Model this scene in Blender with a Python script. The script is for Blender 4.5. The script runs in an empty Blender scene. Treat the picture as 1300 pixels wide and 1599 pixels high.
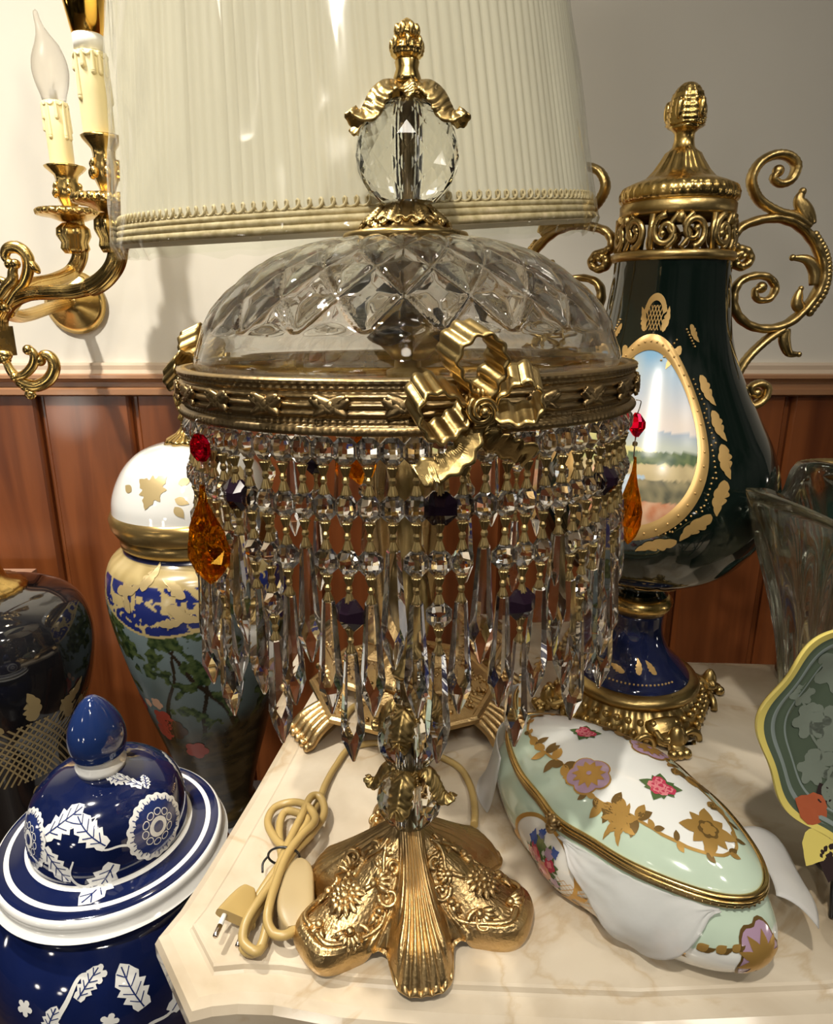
import bpy, math, random
from mathutils import Vector, Matrix, noise
V = Vector
R = math.radians
PI = math.pi
scn = bpy.context.scene
col = scn.collection
random.seed(7)

# ------------------------------------------------------------------ camera
PITCH = R(16.5)
F = 1080.0                       # focal length in pixels of the 1300x1599 frame
H = 0.471                        # camera height above the table top (table top is z = 0)
cam_d = bpy.data.cameras.new('camera')
cam_d.sensor_fit = 'VERTICAL'
cam_d.sensor_height = 36.0
cam_d.lens = F / 1599 * 36.0
cam_d.clip_start = 0.01
cam = bpy.data.objects.new('camera', cam_d)
cam.location = (0, 0, H)
cam.rotation_euler = (R(90) - PITCH, 0, 0)
col.objects.link(cam)
scn.camera = cam

# ------------------------------------------------------------------ view, world, lamps
scn.view_settings.view_transform = 'Standard'
scn.view_settings.look = 'None'
scn.view_settings.gamma = 1
scn.view_settings.use_curve_mapping = False
scn.view_settings.exposure = 0.0
scn.cycles.max_bounces = 18
scn.cycles.transmission_bounces = 18
scn.cycles.glossy_bounces = 8
scn.cycles.transparent_max_bounces = 24
scn.cycles.caustics_refractive = True
scn.cycles.caustics_reflective = True
scn.cycles.blur_glossy = 0.5
scn.cycles.sample_clamp_indirect = 6.0

world = bpy.data.worlds.new('shop_interior')
scn.world = world
world.use_nodes = True
wn = world.node_tree.nodes; wl = world.node_tree.links
wn.clear()
# the rest of the shop, out of view: warm dim walls and shelves below, pale ceiling above, and invented bright dots added for sparkle
tc = wn.new('ShaderNodeTexCoord')
sep = wn.new('ShaderNodeSeparateXYZ'); wl.new(tc.outputs['Generated'], sep.inputs[0])
nz = wn.new('ShaderNodeTexNoise'); nz.inputs['Scale'].default_value = 3.2; nz.inputs['Detail'].default_value = 3
wl.new(tc.outputs['Generated'], nz.inputs['Vector'])
r1 = wn.new('ShaderNodeValToRGB'); wl.new(nz.outputs['Fac'], r1.inputs[0])
r1.color_ramp.elements[0].position = .42; r1.color_ramp.elements[0].color = (.04, .03, .02, 1)
r1.color_ramp.elements[1].position = .62; r1.color_ramp.elements[1].color = (.45, .41, .34, 1)
r2 = wn.new('ShaderNodeValToRGB'); wl.new(sep.outputs['Z'], r2.inputs[0])
r2.color_ramp.elements[0].position = .0; r2.color_ramp.elements[0].color = (.06, .06, .06, 1)
r2.color_ramp.elements[1].position = .9; r2.color_ramp.elements[1].color = (.7, .7, .7, 1)
mx0 = wn.new('ShaderNodeMix'); mx0.data_type = 'RGBA'; mx0.blend_type = 'MULTIPLY'; mx0.inputs['Factor'].default_value = 1
wl.new(r1.outputs[0], mx0.inputs['A']); wl.new(r2.outputs[0], mx0.inputs['B'])
vo = wn.new('ShaderNodeTexVoronoi'); vo.inputs['Scale'].default_value = 3.4
wl.new(tc.outputs['Generated'], vo.inputs['Vector'])
r3 = wn.new('ShaderNodeValToRGB'); wl.new(vo.outputs['Distance'], r3.inputs[0])
r3.color_ramp.elements[0].position = .10; r3.color_ramp.elements[0].color = (34, 31, 27, 1)
r3.color_ramp.elements[1].position = .15; r3.color_ramp.elements[1].color = (0, 0, 0, 1)
r4 = wn.new('ShaderNodeValToRGB'); zo = wn.new('ShaderNodeMath'); zo.operation = 'ADD'; zo.inputs[1].default_value = .22; wl.new(sep.outputs['Z'], zo.inputs[0]); wl.new(zo.outputs[0], r4.inputs[0])
r4.color_ramp.elements[0].position = .0; r4.color_ramp.elements[0].color = (0, 0, 0, 1)
r4.color_ramp.elements[1].position = .12; r4.color_ramp.elements[1].color = (1, 1, 1, 1)
mx1 = wn.new('ShaderNodeMix'); mx1.data_type = 'RGBA'; mx1.blend_type = 'MULTIPLY'; mx1.inputs['Factor'].default_value = 1
wl.new(r3.outputs[0], mx1.inputs['A']); wl.new(r4.outputs[0], mx1.inputs['B'])
mx = wn.new('ShaderNodeMix'); mx.data_type = 'RGBA'; mx.blend_type = 'ADD'; mx.inputs['Factor'].default_value = 1
wl.new(mx0.outputs['Result'], mx.inputs['A']); wl.new(mx1.outputs['Result'], mx.inputs['B'])
bg = wn.new('ShaderNodeBackground'); bg.inputs['Strength'].default_value = 0.55
wl.new(mx.outputs['Result'], bg.inputs['Color'])
wo = wn.new('ShaderNodeOutputWorld'); wl.new(bg.outputs[0], wo.inputs[0])

def ceiling_spot(loc, power, size=.06, color=(1, .925, .81), target=None, spread=180):
    l = bpy.data.lights.new('ceiling_spot', 'AREA'); l.shape = 'DISK'; l.size = size
    l.energy = power; l.color = color; l.spread = R(spread)
    o = bpy.data.objects.new('ceiling_spot', l); o.location = loc
    t = V(target or (loc[0], loc[1], 0))
    o.rotation_euler = (t - V(loc)).to_track_quat('-Z', 'Y').to_euler()
    col.objects.link(o)
ceiling_spot((-.75, .55, 1.75), 5.0, target=(-.12, .50, 0), spread=75)
ceiling_spot((-.28, -.45, 1.75), 3.2, target=(-.08, .42, .1), spread=62)
ceiling_spot((.75, -.35, 1.75), 2.0, target=(.2, .6, .2), spread=100)
ceiling_spot((-.95, .35, 1.75), 5.4, target=(-.72, 1.3, .15), spread=70)  # spot added to brighten the left wall and panelling
ceiling_spot((-.1, -1.6, 1.75), 1.3, target=(0, .45, .3), spread=60)

# ------------------------------------------------------------------ pixel helpers (a viewing ray at a chosen distance Y)
CP, SP = math.cos(PITCH), math.sin(PITCH)
def ray(x, y):
    b = 799.5 - y
    return V((x - 650.0, F * CP + b * SP, -F * SP + b * CP))
def at(x, y, Y):
    d = ray(x, y)
    return V((0, 0, H)) + d * (Y / d.y)
def on(x, y, z):
    d = ray(x, y)
    return V((0, 0, H)) + d * ((z - H) / d.z)
def zz(y, Y): return at(650, y, Y).z
def rr(px, y, Y): return px * Y / ray(0, y).y

# ------------------------------------------------------------------ objects
def tag(o, label=None, cat=None, group=None, kind=None):
    if label: o['label'] = label
    if cat: o['category'] = cat
    if group: o['group'] = group
    if kind: o['kind'] = kind
    return o
def empty(name, loc, label=None, cat=None, rot=(0, 0, 0), group=None):
    o = bpy.data.objects.new(name, None); o.empty_display_size = .05
    o.location = loc; o.rotation_euler = rot; col.objects.link(o)
    return tag(o, label, cat, group)

def spl(pts, n=8, closed=False):
    """Catmull-Rom through pts (tuples or Vectors), n steps per span."""
    P = [V(p) for p in pts]; out = []
    m = len(P)
    rng = m if closed else m - 1
    for i in range(rng):
        if closed:
            a, b, c, d = P[(i - 1) % m], P[i], P[(i + 1) % m], P[(i + 2) % m]
        else:
            b, c = P[i], P[i + 1]
            a = P[i - 1] if i else b * 2 - c
            d = P[i + 2] if i + 2 < m else c * 2 - b
        for k in range(n):
            t = k / n
            out.append(.5 * ((2 * b) + (c - a) * t + (2 * a - 5 * b + 4 * c - d) * t * t + (3 * b - a - 3 * c + d) * t ** 3))
    if not closed: out.append(P[-1].copy())
    return out

class MB:
    def __init__(s, M=None):
        s.v = []; s.f = []; s.m = []; s.s = []; s.c = {}; s.M = M or Matrix.Identity(4)
    def add(s, p, c=None):
        s.v.append(s.M @ V(p))
        if c: s.c[len(s.v) - 1] = c
        return len(s.v) - 1
    def face(s, idx, mat=0, smooth=True):
        s.f.append(idx); s.m.append(mat); s.s.append(smooth)
    def grid(s, fn, nu, nv, mat=0, smooth=True, wu=False, wv=False, colf=None, flip=False):
        g = [[s.add(fn(i / nu, j / nv), colf(i / nu, j / nv) if colf else None) for j in range(nv if wv else nv + 1)] for i in range(nu if wu else nu + 1)]
        for i in range(nu):
            for j in range(nv):
                a, b = g[i], g[(i + 1) % len(g)]
                j2 = (j + 1) % len(a)
                q = [a[j], b[j], b[j2], a[j2]]
                s.face(q[::-1] if flip else q, mat, smooth)
        return g
    def lathe(s, prof, n=48, mod=None, mat=0, smooth=True, ctr=(0, 0, 0), twist=0):
        """prof: (r, z) bottom to top for an outside; mod(th, i, r, z) -> (r, z)"""
        rings = []
        for i, p in enumerate(prof):
            r, z = p[0], p[1]
            if r < 1e-6: rings.append([s.add((ctr[0], ctr[1], ctr[2] + z))]); continue
            ring = []
            for k in range(n):
                th = 2 * PI * (k + twist * (i % 2)) / n
                r_, z_ = mod(th, i, r, z) if mod else (r, z)
                ring.append(s.add((ctr[0] + r_ * math.cos(th), ctr[1] + r_ * math.sin(th), ctr[2] + z_)))
            rings.append(ring)
        for i in range(len(rings) - 1):
            a, b = rings[i], rings[i + 1]
            mi = mat[i] if isinstance(mat, (list, tuple)) else mat
            for k in range(n):
                k2 = (k + 1) % n
                if len(a) == 1 and len(b) == 1: continue
                if len(a) == 1: s.face([a[0], b[k2], b[k]], mi, smooth)
                elif len(b) == 1: s.face([a[k], a[k2], b[0]], mi, smooth)
                elif twist:
                    if i % 2 == 0: s.face([a[k], a[k2], b[k]], mi, smooth); s.face([a[k2], b[k2], b[k]], mi, smooth)
                    else: s.face([a[k], b[k2], b[k]], mi, smooth); s.face([a[k], a[k2], b[k2]], mi, smooth)
                else: s.face([a[k], a[k2], b[k2], b[k]], mi, smooth)
        return rings
    def tube(s, pts, rad, n=10, mat=0, smooth=True, flat=None, closed=False, up=None, sect=None, caps=True):
        """rad: number or f(t); flat=(a,b) scales the section; sect: list of unit (x,y); up fixes the frame's second axis"""
        P = [V(p) for p in pts]; m = len(P)
        T = []
        for i in range(m):
            a = P[(i - 1) % m] if (closed or i) else P[0]
            b = P[(i + 1) % m] if (closed or i < m - 1) else P[-1]
            t = (b - a); T.append(t.normalized() if t.length > 1e-9 else V((0, 0, 1)))
        nrm = None; rings = []
        for i in range(m):
            if up is not None:
                nrm = (V(up) - T[i] * V(up).dot(T[i])).normalized()
            elif nrm is None:
                a = V((0, 0, 1)) if abs(T[i].z) < .9 else V((1, 0, 0))
                nrm = (a - T[i] * a.dot(T[i])).normalized()
            else:
                nrm = (nrm - T[i] * nrm.dot(T[i])).normalized()
            bn = T[i].cross(nrm)
            r = rad(i / max(1, m - 1)) if callable(rad) else rad
            sc = sect or [(math.cos(2 * PI * k / n), math.sin(2 * PI * k / n)) for k in range(n)]
            fa, fb = flat or (1, 1)
            rings.append([s.add(P[i] + nrm * (x * r * fa) + bn * (y * r * fb)) for x, y in sc])
        k_ = len(rings[0])
        for i in range(m if closed else m - 1):
            a, b = rings[i], rings[(i + 1) % m]
            for k in range(k_):
                s.face([a[k], a[(k + 1) % k_], b[(k + 1) % k_], b[k]], mat, smooth)
        if not closed and caps:
            s.face(rings[0][::-1], mat, False); s.face(rings[-1][:], mat, False)
    def sheet(s, fn, nu, nv, th, mat=0, smooth=True, wu=False, colf=None):
        """a closed solid of thickness th (number or f(u,v)) around the surface fn(u,v)"""
        e = 1e-3
        def nrm(u, v):
            a = fn(min(u + e, 1), v) - fn(max(u - e, 0), v); b = fn(u, min(v + e, 1)) - fn(u, max(v - e, 0))
            n = V(a).cross(V(b)); return n.normalized() if n.length > 1e-12 else V((0, 0, 1))
        N = {}
        iu = nu if wu else nu + 1
        top, bot = [], []
        for i in range(iu):
            ta, tb = [], []
            for j in range(nv + 1):
                u, v = i / nu, j / nv
                p = V(fn(u, v)); n = nrm(u, v); t = (th(u, v) if callable(th) else th) / 2
                c = colf(u, v) if colf else None
                ta.append(s.add(p + n * t, c)); tb.append(s.add(p - n * t, c))
            top.append(ta); bot.append(tb)
        for i in range(nu):
            i2 = (i + 1) % iu
            for j in range(nv):
                s.face([top[i][j], top[i2][j], top[i2][j + 1], top[i][j + 1]], mat, smooth)
                s.face([bot[i][j + 1], bot[i2][j + 1], bot[i2][j], bot[i][j]], mat, smooth)
            s.face([top[i][0], bot[i][0], bot[i2][0], top[i2][0]], mat, smooth)
            s.face([top[i][nv], top[i2][nv], bot[i2][nv], bot[i][nv]], mat, smooth)
        if not wu:
            for j in range(nv):
                s.face([top[0][j], top[0][j + 1], bot[0][j + 1], bot[0][j]], mat, smooth)
                s.face([top[nu][j + 1], top[nu][j], bot[nu][j], bot[nu][j + 1]], mat, smooth)
    def ball(s, c, r, ax=(1, 1, 1), nu=12, nv=8, mat=0, smooth=True, M=None):
        M = M or Matrix.Identity(3); c = V(c)
        rings = []
        for i in range(nv + 1):
            ph = PI * i / nv - PI / 2
            if i in (0, nv): rings.append([s.add(c + M @ V((0, 0, r * ax[2] * math.sin(ph))))]); continue
            rings.append([s.add(c + M @ V((r * ax[0] * math.cos(ph) * math.cos(2 * PI * k / nu), r * ax[1] * math.cos(ph) * math.sin(2 * PI * k / nu), r * ax[2] * math.sin(ph)))) for k in range(nu)])
        for i in range(nv):
            a, b = rings[i], rings[i + 1]
            for k in range(nu):
                k2 = (k + 1) % nu
                if len(a) == 1: s.face([a[0], b[k2], b[k]], mat, smooth)
                elif len(b) == 1: s.face([a[k], a[k2], b[0]], mat, smooth)
                else: s.face([a[k], a[k2], b[k2], b[k]], mat, smooth)
    def box(s, lo, hi, mat=0, M=None):
        M = M or Matrix.Identity(4)
        i = [s.add(M @ V((x, y, z))) for x in (lo[0], hi[0]) for y in (lo[1], hi[1]) for z in (lo[2], hi[2])]
        for q in ((0, 1, 3, 2), (4, 6, 7, 5), (0, 4, 5, 1), (2, 3, 7, 6), (0, 2, 6, 4), (1, 5, 7, 3)):
            s.face([i[k] for k in q], mat, False)
    def prism(s, poly, z0, z1, mat=0, smooth=False, axes=None):
        """extrude a 2-D outline (convex or mildly concave, ngon caps)"""
        A = axes or (lambda x, y, z: V((x, y, z)))
        a = [s.add(A(x, y, z0)) for x, y in poly]; b = [s.add(A(x, y, z1)) for x, y in poly]
        n = len(poly)
        for k in range(n): s.face([a[k], a[(k + 1) % n], b[(k + 1) % n], b[k]], mat, smooth)
        s.face(a[::-1], mat, False); s.face(b, mat, False)
    # painted decoration lying on a surface f(a, b)
    def _sp(s, f, a, b, off, sgn):
        e = 4e-4; p = V(f(a, b))
        n = (V(f(a + e, b)) - V(f(a - e, b))).cross(V(f(a, b + e)) - V(f(a, b - e)))
        return p + n.normalized() * off * sgn if n.length > 0 else p
    def decal(s, f, pts, mat, off=.0004, sgn=1, at=(0, 0), rot=0, sc=1, rings=3, ctr=None):
        cr, sr = math.cos(rot), math.sin(rot)
        q = [(at[0] + sc * (x * cr - y * sr), at[1] + sc * (x * sr + y * cr)) for x, y in pts]
        if ctr is None: cx, cy = sum(p[0] for p in q) / len(q), sum(p[1] for p in q) / len(q)
        else: cx, cy = at[0] + sc * (ctr[0] * cr - ctr[1] * sr), at[1] + sc * (ctr[0] * sr + ctr[1] * cr)
        c = s.add(s._sp(f, cx, cy, off, sgn)); prev = None
        for k in range(1, rings + 1):
            t = k / rings
            ring = [s.add(s._sp(f, cx + (x - cx) * t, cy + (y - cy) * t, off, sgn)) for x, y in q]
            n = len(ring)
            for i in range(n):
                j = (i + 1) % n
                fc = [c, ring[i], ring[j]] if prev is None else [prev[i], ring[i], ring[j], prev[j]]
                s.face(fc if sgn > 0 else fc[::-1], mat, True)
            prev = ring
    def stroke(s, f, pts, w, mat, off=.0004, sgn=1, at=(0, 0), rot=0, sc=1, n=6):
        """a painted line of width w (number or f(t)) through pts"""
        P = spl([(x, y, 0) for x, y in pts], n); m = len(P)
        cr, sr = math.cos(rot), math.sin(rot); L = []
        for i in range(m):
            t = (P[min(i + 1, m - 1)] - P[max(i - 1, 0)]).normalized(); nn = V((-t.y, t.x, 0))
            hw = (w(i / (m - 1)) if callable(w) else w) / 2 / sc
            row = []
            for k in (-1, 1):
                x, y = P[i].x + nn.x * hw * k, P[i].y + nn.y * hw * k
                row.append(s.add(s._sp(f, at[0] + sc * (x * cr - y * sr), at[1] + sc * (x * sr + y * cr), off, sgn)))
            L.append(row)
        for i in range(m - 1):
            fc = [L[i][0], L[i + 1][0], L[i + 1][1], L[i][1]]
            s.face(fc[::-1] if sgn > 0 else fc, mat, True)
    def build(s, name, mats, parent=None, label=None):
        me = bpy.data.meshes.new(name)
        me.from_pydata([tuple(v) for v in s.v], [], s.f)
        if not isinstance(mats, (list, tuple)): mats = [mats]
        for m in mats: me.materials.append(m)
        me.polygons.foreach_set('material_index', s.m)
        me.polygons.foreach_set('use_smooth', s.s)
        if s.c:
            at_ = me.color_attributes.new('paint', 'FLOAT_COLOR', 'POINT')
            d = [0.0] * (4 * len(s.v))
            for i in range(len(s.v)):
                c = s.c.get(i, (.5, .5, .5)); d[4 * i:4 * i + 4] = [c[0], c[1], c[2], 1]
            at_.data.foreach_set('color', d)
        me.update()
        o = bpy.data.objects.new(name, me); col.objects.link(o)
        if parent: o.parent = parent
        if label: o['label'] = label
        return o

class Surf:
    """a surface of revolution with a smooth profile, for decoration that follows it"""
    def __init__(s, prof, n=10, ctr=(0, 0)):
        s.p = [(q.x, q.y) for q in spl([(r, z, 0) for r, z in prof], n)]
        s.p = [(max(r, 0), z) for r, z in s.p]
        s.L = [0]
        for a, b in zip(s.p, s.p[1:]): s.L.append(s.L[-1] + math.hypot(a[0] - b[0], a[1] - b[1]))
    def rz(s, l):
        l = min(max(l, 0), s.L[-1])
        for i in range(len(s.L) - 1):
            if l <= s.L[i + 1]:
                t = (l - s.L[i]) / max(1e-9, s.L[i + 1] - s.L[i])
                a, b = s.p[i], s.p[i + 1]
                return a[0] + (b[0] - a[0]) * t, a[1] + (b[1] - a[1]) * t
        return s.p[-1]
    def l_at_z(s, z):
        for i in range(len(s.L) - 1):
            a, b = s.p[i][1], s.p[i + 1][1]
            if (a - z) * (b - z) <= 0 and a != b: return s.L[i] + (s.L[i + 1] - s.L[i]) * (z - a) / (b - a)
        return s.L[-1] if z > s.p[-1][1] else 0
    def f(s, th0, z0):
        l0 = s.l_at_z(z0); r0 = max(.004, s.rz(l0)[0])
        def g(a, b):
            r, z = s.rz(l0 + b); th = th0 + a / r0
            return V((r * math.cos(th), r * math.sin(th), z))
        return g

# ------------------------------------------------------------------ materials
def mat(name, color=(.8, .8, .8), rough=.5, metal=0, ior=1.5, trans=0, coat=0, spec=.5, bump=0, bscale=60, emis=None, estr=0, var=None, vscale=20, vdet=4, sss=0, rvar=0):
    m = bpy.data.materials.new(name); m.use_nodes = True
    nt = m.node_tree; b = nt.nodes['Principled BSDF']; lk = nt.links
    b.inputs['Base Color'].default_value = (*color, 1); b.inputs['Roughness'].default_value = rough
    b.inputs['Metallic'].default_value = metal; b.inputs['IOR'].default_value = ior
    b.inputs['Transmission Weight'].default_value = trans; b.inputs['Coat Weight'].default_value = coat
    b.inputs['Coat Roughness'].default_value = .04
    b.inputs['Specular IOR Level'].default_value = spec
    if sss: b.inputs['Subsurface Weight'].default_value = sss; b.inputs['Subsurface Radius'].default_value = (.01, .008, .006)
    if emis: b.inputs['Emission Color'].default_value = (*emis, 1); b.inputs['Emission Strength'].default_value = estr
    t = None
    if var or bump or rvar:
        t = nt.nodes.new('ShaderNodeTexCoord')
    if var:
        n = nt.nodes.new('ShaderNodeTexNoise'); n.inputs['Scale'].default_value = vscale; n.inputs['Detail'].default_value = vdet
        lk.new(t.outputs['Object'], n.inputs['Vector'])
        c = nt.nodes.new('ShaderNodeValToRGB'); lk.new(n.outputs['Fac'], c.inputs[0])
        c.color_ramp.elements[0].position = .35; c.color_ramp.elements[0].color = (*color, 1)
        c.color_ramp.elements[1].position = .68; c.color_ramp.elements[1].color = (*var, 1)
        lk.new(c.outputs[0], b.inputs['Base Color'])
    if rvar:
        n = nt.nodes.new('ShaderNodeTexNoise'); n.inputs['Scale'].default_value = vscale * 1.7; n.inputs['Detail'].default_value = 3
        lk.new(t.outputs['Object'], n.inputs['Vector'])
        mr = nt.nodes.new('ShaderNodeMapRange'); lk.new(n.outputs['Fac'], mr.inputs[0])
        mr.inputs['From Min'].default_value = .3; mr.inputs['From Max'].default_value = .7
        mr.inputs['To Min'].default_value = rough; mr.inputs['To Max'].default_value = rough + rvar
        lk.new(mr.outputs[0], b.inputs['Roughness'])
    if bump:
        n = nt.nodes.new('ShaderNodeTexNoise'); n.inputs['Scale'].default_value = bscale; n.inputs['Detail'].default_value = 3
        lk.new(t.outputs['Object'], n.inputs['Vector'])
        bp = nt.nodes.new('ShaderNodeBump'); bp.inputs['Strength'].default_value = bump; bp.inputs['Distance'].default_value = .001
        lk.new(n.outputs['Fac'], bp.inputs['Height']); lk.new(bp.outputs[0], b.inputs['Normal'])
    return m
def glass(name, color=(1, 1, 1), ior=1.52, rough=0.0, clear=0.0):
    """solid glass; clear = the share of light that passes straight on, as through thin clear crystal"""
    m = bpy.data.materials.new(name); m.use_nodes = True
    nt = m.node_tree; nt.nodes.clear()
    g = nt.nodes.new('ShaderNodeBsdfGlass'); g.inputs['Color'].default_value = (*color, 1); g.inputs['IOR'].default_value = ior; g.inputs['Roughness'].default_value = rough
    o = nt.nodes.new('ShaderNodeOutputMaterial')
    if clear:
        t = nt.nodes.new('ShaderNodeBsdfTransparent'); t.inputs['Color'].default_value = (*color, 1)
        x = nt.nodes.new('ShaderNodeMixShader'); x.inputs[0].default_value = clear
        nt.links.new(g.outputs[0], x.inputs[1]); nt.links.new(t.outputs[0], x.inputs[2]); nt.links.new(x.outputs[0], o.inputs[0])
    else: nt.links.new(g.outputs[0], o.inputs[0])
    return m
def painted(name, rough=.12, coat=.6):
    m = mat(name, rough=rough, coat=coat)
    nt = m.node_tree; a = nt.nodes.new('ShaderNodeAttribute'); a.attribute_name = 'paint'
    nt.links.new(a.outputs['Color'], nt.nodes['Principled BSDF'].inputs['Base Color'])
    return m
M_brass = mat('antique_brass', (.58, .42, .17), .27, 1, var=(.40, .28, .11), vscale=30, bump=.25, bscale=220, rvar=.14)
M_gold = mat('polished_brass', (.80, .56, .20), .2, 1, var=(.62, .42, .14), vscale=25, bump=.1, bscale=160, rvar=.1)
M_bronze = mat('aged_bronze', (.42, .29, .13), .3, 1, var=(.26, .19, .10), vscale=40, bump=.25, bscale=260, rvar=.15)
M_basegold = mat('cast_gilt_brass', (.66, .47, .22), .27, 1, var=(.44, .30, .14), vscale=26, bump=.55, bscale=420, rvar=.15)
M_crystal = glass('clear_crystal', (.995, .995, 1.0), 1.56, 0, .04)
M_ballglass = glass('solid_crystal', (.985, .995, .99), 1.5)
M_domeglass = glass('cut_glass', (.995, 1, .995), 1.45, 0, .16)
M_ruby = glass('ruby_crystal', (.95, .06, .20), 1.54, 0, .1)
M_amber = glass('amber_crystal', (1.0, .58, .07), 1.54, 0, .25)
M_black = mat('black_crystal', (.012, .006, .012), .03, 0, ior=1.6)
M_smoke = mat('blackplastic', (.012, .012, .012), .3)
# ================================================================== the setting
WY = 1.30                                     # the back wall
RAIL = 0.0
M_wall = mat('cream_wall_paint', (.80, .77, .69), .6, var=(.76, .73, .65), vscale=3, bump=.05, bscale=90)
def wood(name, c1, c2, sc=2.2, rough=.28, axis=(9, 9, .7)):
    m = mat(name, c1, rough, coat=.25)
    nt = m.node_tree; lk = nt.links; b = nt.nodes['Principled BSDF']
    t = nt.nodes.new('ShaderNodeTexCoord'); mp = nt.nodes.new('ShaderNodeMapping'); mp.inputs['Scale'].default_value = axis
    lk.new(t.outputs['Object'], mp.inputs[0])
    n = nt.nodes.new('ShaderNodeTexNoise'); n.inputs['Scale'].default_value = sc; n.inputs['Detail'].default_value = 7; n.inputs['Distortion'].default_value = .8
    lk.new(mp.outputs[0], n.inputs['Vector'])
    r = nt.nodes.new('ShaderNodeValToRGB'); lk.new(n.outputs['Fac'], r.inputs[0])
    r.color_ramp.elements[0].position = .3; r.color_ramp.elements[0].color = (*c1, 1)
    r.color_ramp.elements[1].position = .72; r.color_ramp.elements[1].color = (*c2, 1)
    lk.new(r.outputs[0], b.inputs['Base Color'])
    bp = nt.nodes.new('ShaderNodeBump'); bp.inputs['Strength'].default_value = .15; bp.inputs['Distance'].default_value = .002
    lk.new(n.outputs['Fac'], bp.inputs['Height']); lk.new(bp.outputs[0], b.inputs['Normal'])
    return m
M_wood = wood('red_brown_wood', (.12, .031, .009), (.29, .088, .025))
M_railwood = wood('moulding_wood', (.36, .17, .08), (.50, .27, .14), axis=(.7, 9, 9))
M_railpaint = mat('moulding_cream_paint', (.62, .50, .38), .4)
M_floor = wood('dark_floor_wood', (.05, .03, .02), (.11, .07, .04), axis=(9, .7, 9))

zc = zz(566, WY)                              # top of the moulding
b = MB(); b.box((-2.2, WY, zc - .05), (2.2, WY + .1, 1.8)); tag(b.build('wall_back', M_wall), kind='structure')
# panelled lower wall: planks with dark grooves between them
b = MB()
gx = [at(x, 640, WY).x for x in (-145, 67, 212)]
step = gx[2] - gx[1]
edges = [gx[1] + step * k for k in range(-16, 20)]
zt, zb = zc - .055, -.75
b.box((-2.2, WY + .004, zb), (2.2, WY + .1, zt))
for k in range(len(edges) - 1):
    x0, x1 = max(-2.19, edges[k] + .006), min(2.19, edges[k + 1] - .006)
    if x1 - x0 < .03: continue
    s = .006
    poly = [(x0, WY + .004), (x0, WY - .004), (x0 + s, WY - .012), (x1 - s, WY - .012), (x1, WY - .004), (x1, WY + .004)]
    b.prism(poly, zb, zt - .004)
tag(b.build('wall_panelling', M_wood), kind='structure')
# moulding: stepped profile along the wall
b = MB()
d = WY
prof = [(0, 0), (-.012, 0), (-.016, -.004), (-.016, -.012), (-.026, -.018), (-.034, -.020), (-.034, -.026), (-.024, -.029), (-.020, -.034), (-.020, -.042), (-.026, -.046), (-.026, -.056), (-.014, -.060), (0, -.062)]
a = [b.add((-2.2, d + y, zc + z)) for y, z in prof]; c = [b.add((2.2, d + y, zc + z)) for y, z in prof]
for k in range(len(prof) - 1): b.face([a[k], a[k + 1], c[k + 1], c[k]], 1 if k < 4 else 0, False)
tag(b.build('trim_1', [M_railwood, M_railpaint]), kind='structure')
b = MB(); b.box((-2.2, -.6, -.80), (2.2, WY + .1, -.75)); tag(b.build('floor', M_floor), kind='structure')

# ------------------------------------------------------------------ marble
def marble(name):
    m = mat(name, (.72, .60, .44), .16, coat=.4)
    nt = m.node_tree; lk = nt.links; b = nt.nodes['Principled BSDF']
    t = nt.nodes.new('ShaderNodeTexCoord')
    n1 = nt.nodes.new('ShaderNodeTexNoise'); n1.inputs['Scale'].default_value = 7; n1.inputs['Detail'].default_value = 6; n1.inputs['Distortion'].default_value = .6
    lk.new(t.outputs['Object'], n1.inputs['Vector'])
    r1 = nt.nodes.new('ShaderNodeValToRGB'); lk.new(n1.outputs['Fac'], r1.inputs[0])
    r1.color_ramp.elements[0].position = .32; r1.color_ramp.elements[0].color = (.42, .34, .235, 1)
    r1.color_ramp.elements[1].position = .62; r1.color_ramp.elements[1].color = (.62, .545, .43, 1)
    n2 = nt.nodes.new('ShaderNodeTexNoise'); n2.inputs['Scale'].default_value = 5; n2.inputs['Detail'].default_value = 8; n2.inputs['Distortion'].default_value = 1.4
    lk.new(t.outputs['Object'], n2.inputs['Vector'])
    r2 = nt.nodes.new('ShaderNodeValToRGB'); lk.new(n2.outputs['Fac'], r2.inputs[0])
    e = r2.color_ramp.elements
    e[0].position = .475; e[0].color = (1, 1, 1, 1); e[1].position = .525; e[1].color = (1, 1, 1, 1)
    k = r2.color_ramp.elements.new(.5); k.color = (.80, .70, .56, 1)
    x = nt.nodes.new('ShaderNodeMix'); x.data_type = 'RGBA'; x.blend_type = 'MULTIPLY'; x.inputs['Factor'].default_value = .6
    lk.new(r1.outputs[0], x.inputs['A']); lk.new(r2.outputs[0], x.inputs['B']); lk.new(x.outputs['Result'], b.inputs['Base Color'])
    return m
M_marble = marble('cream_marble')
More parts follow.
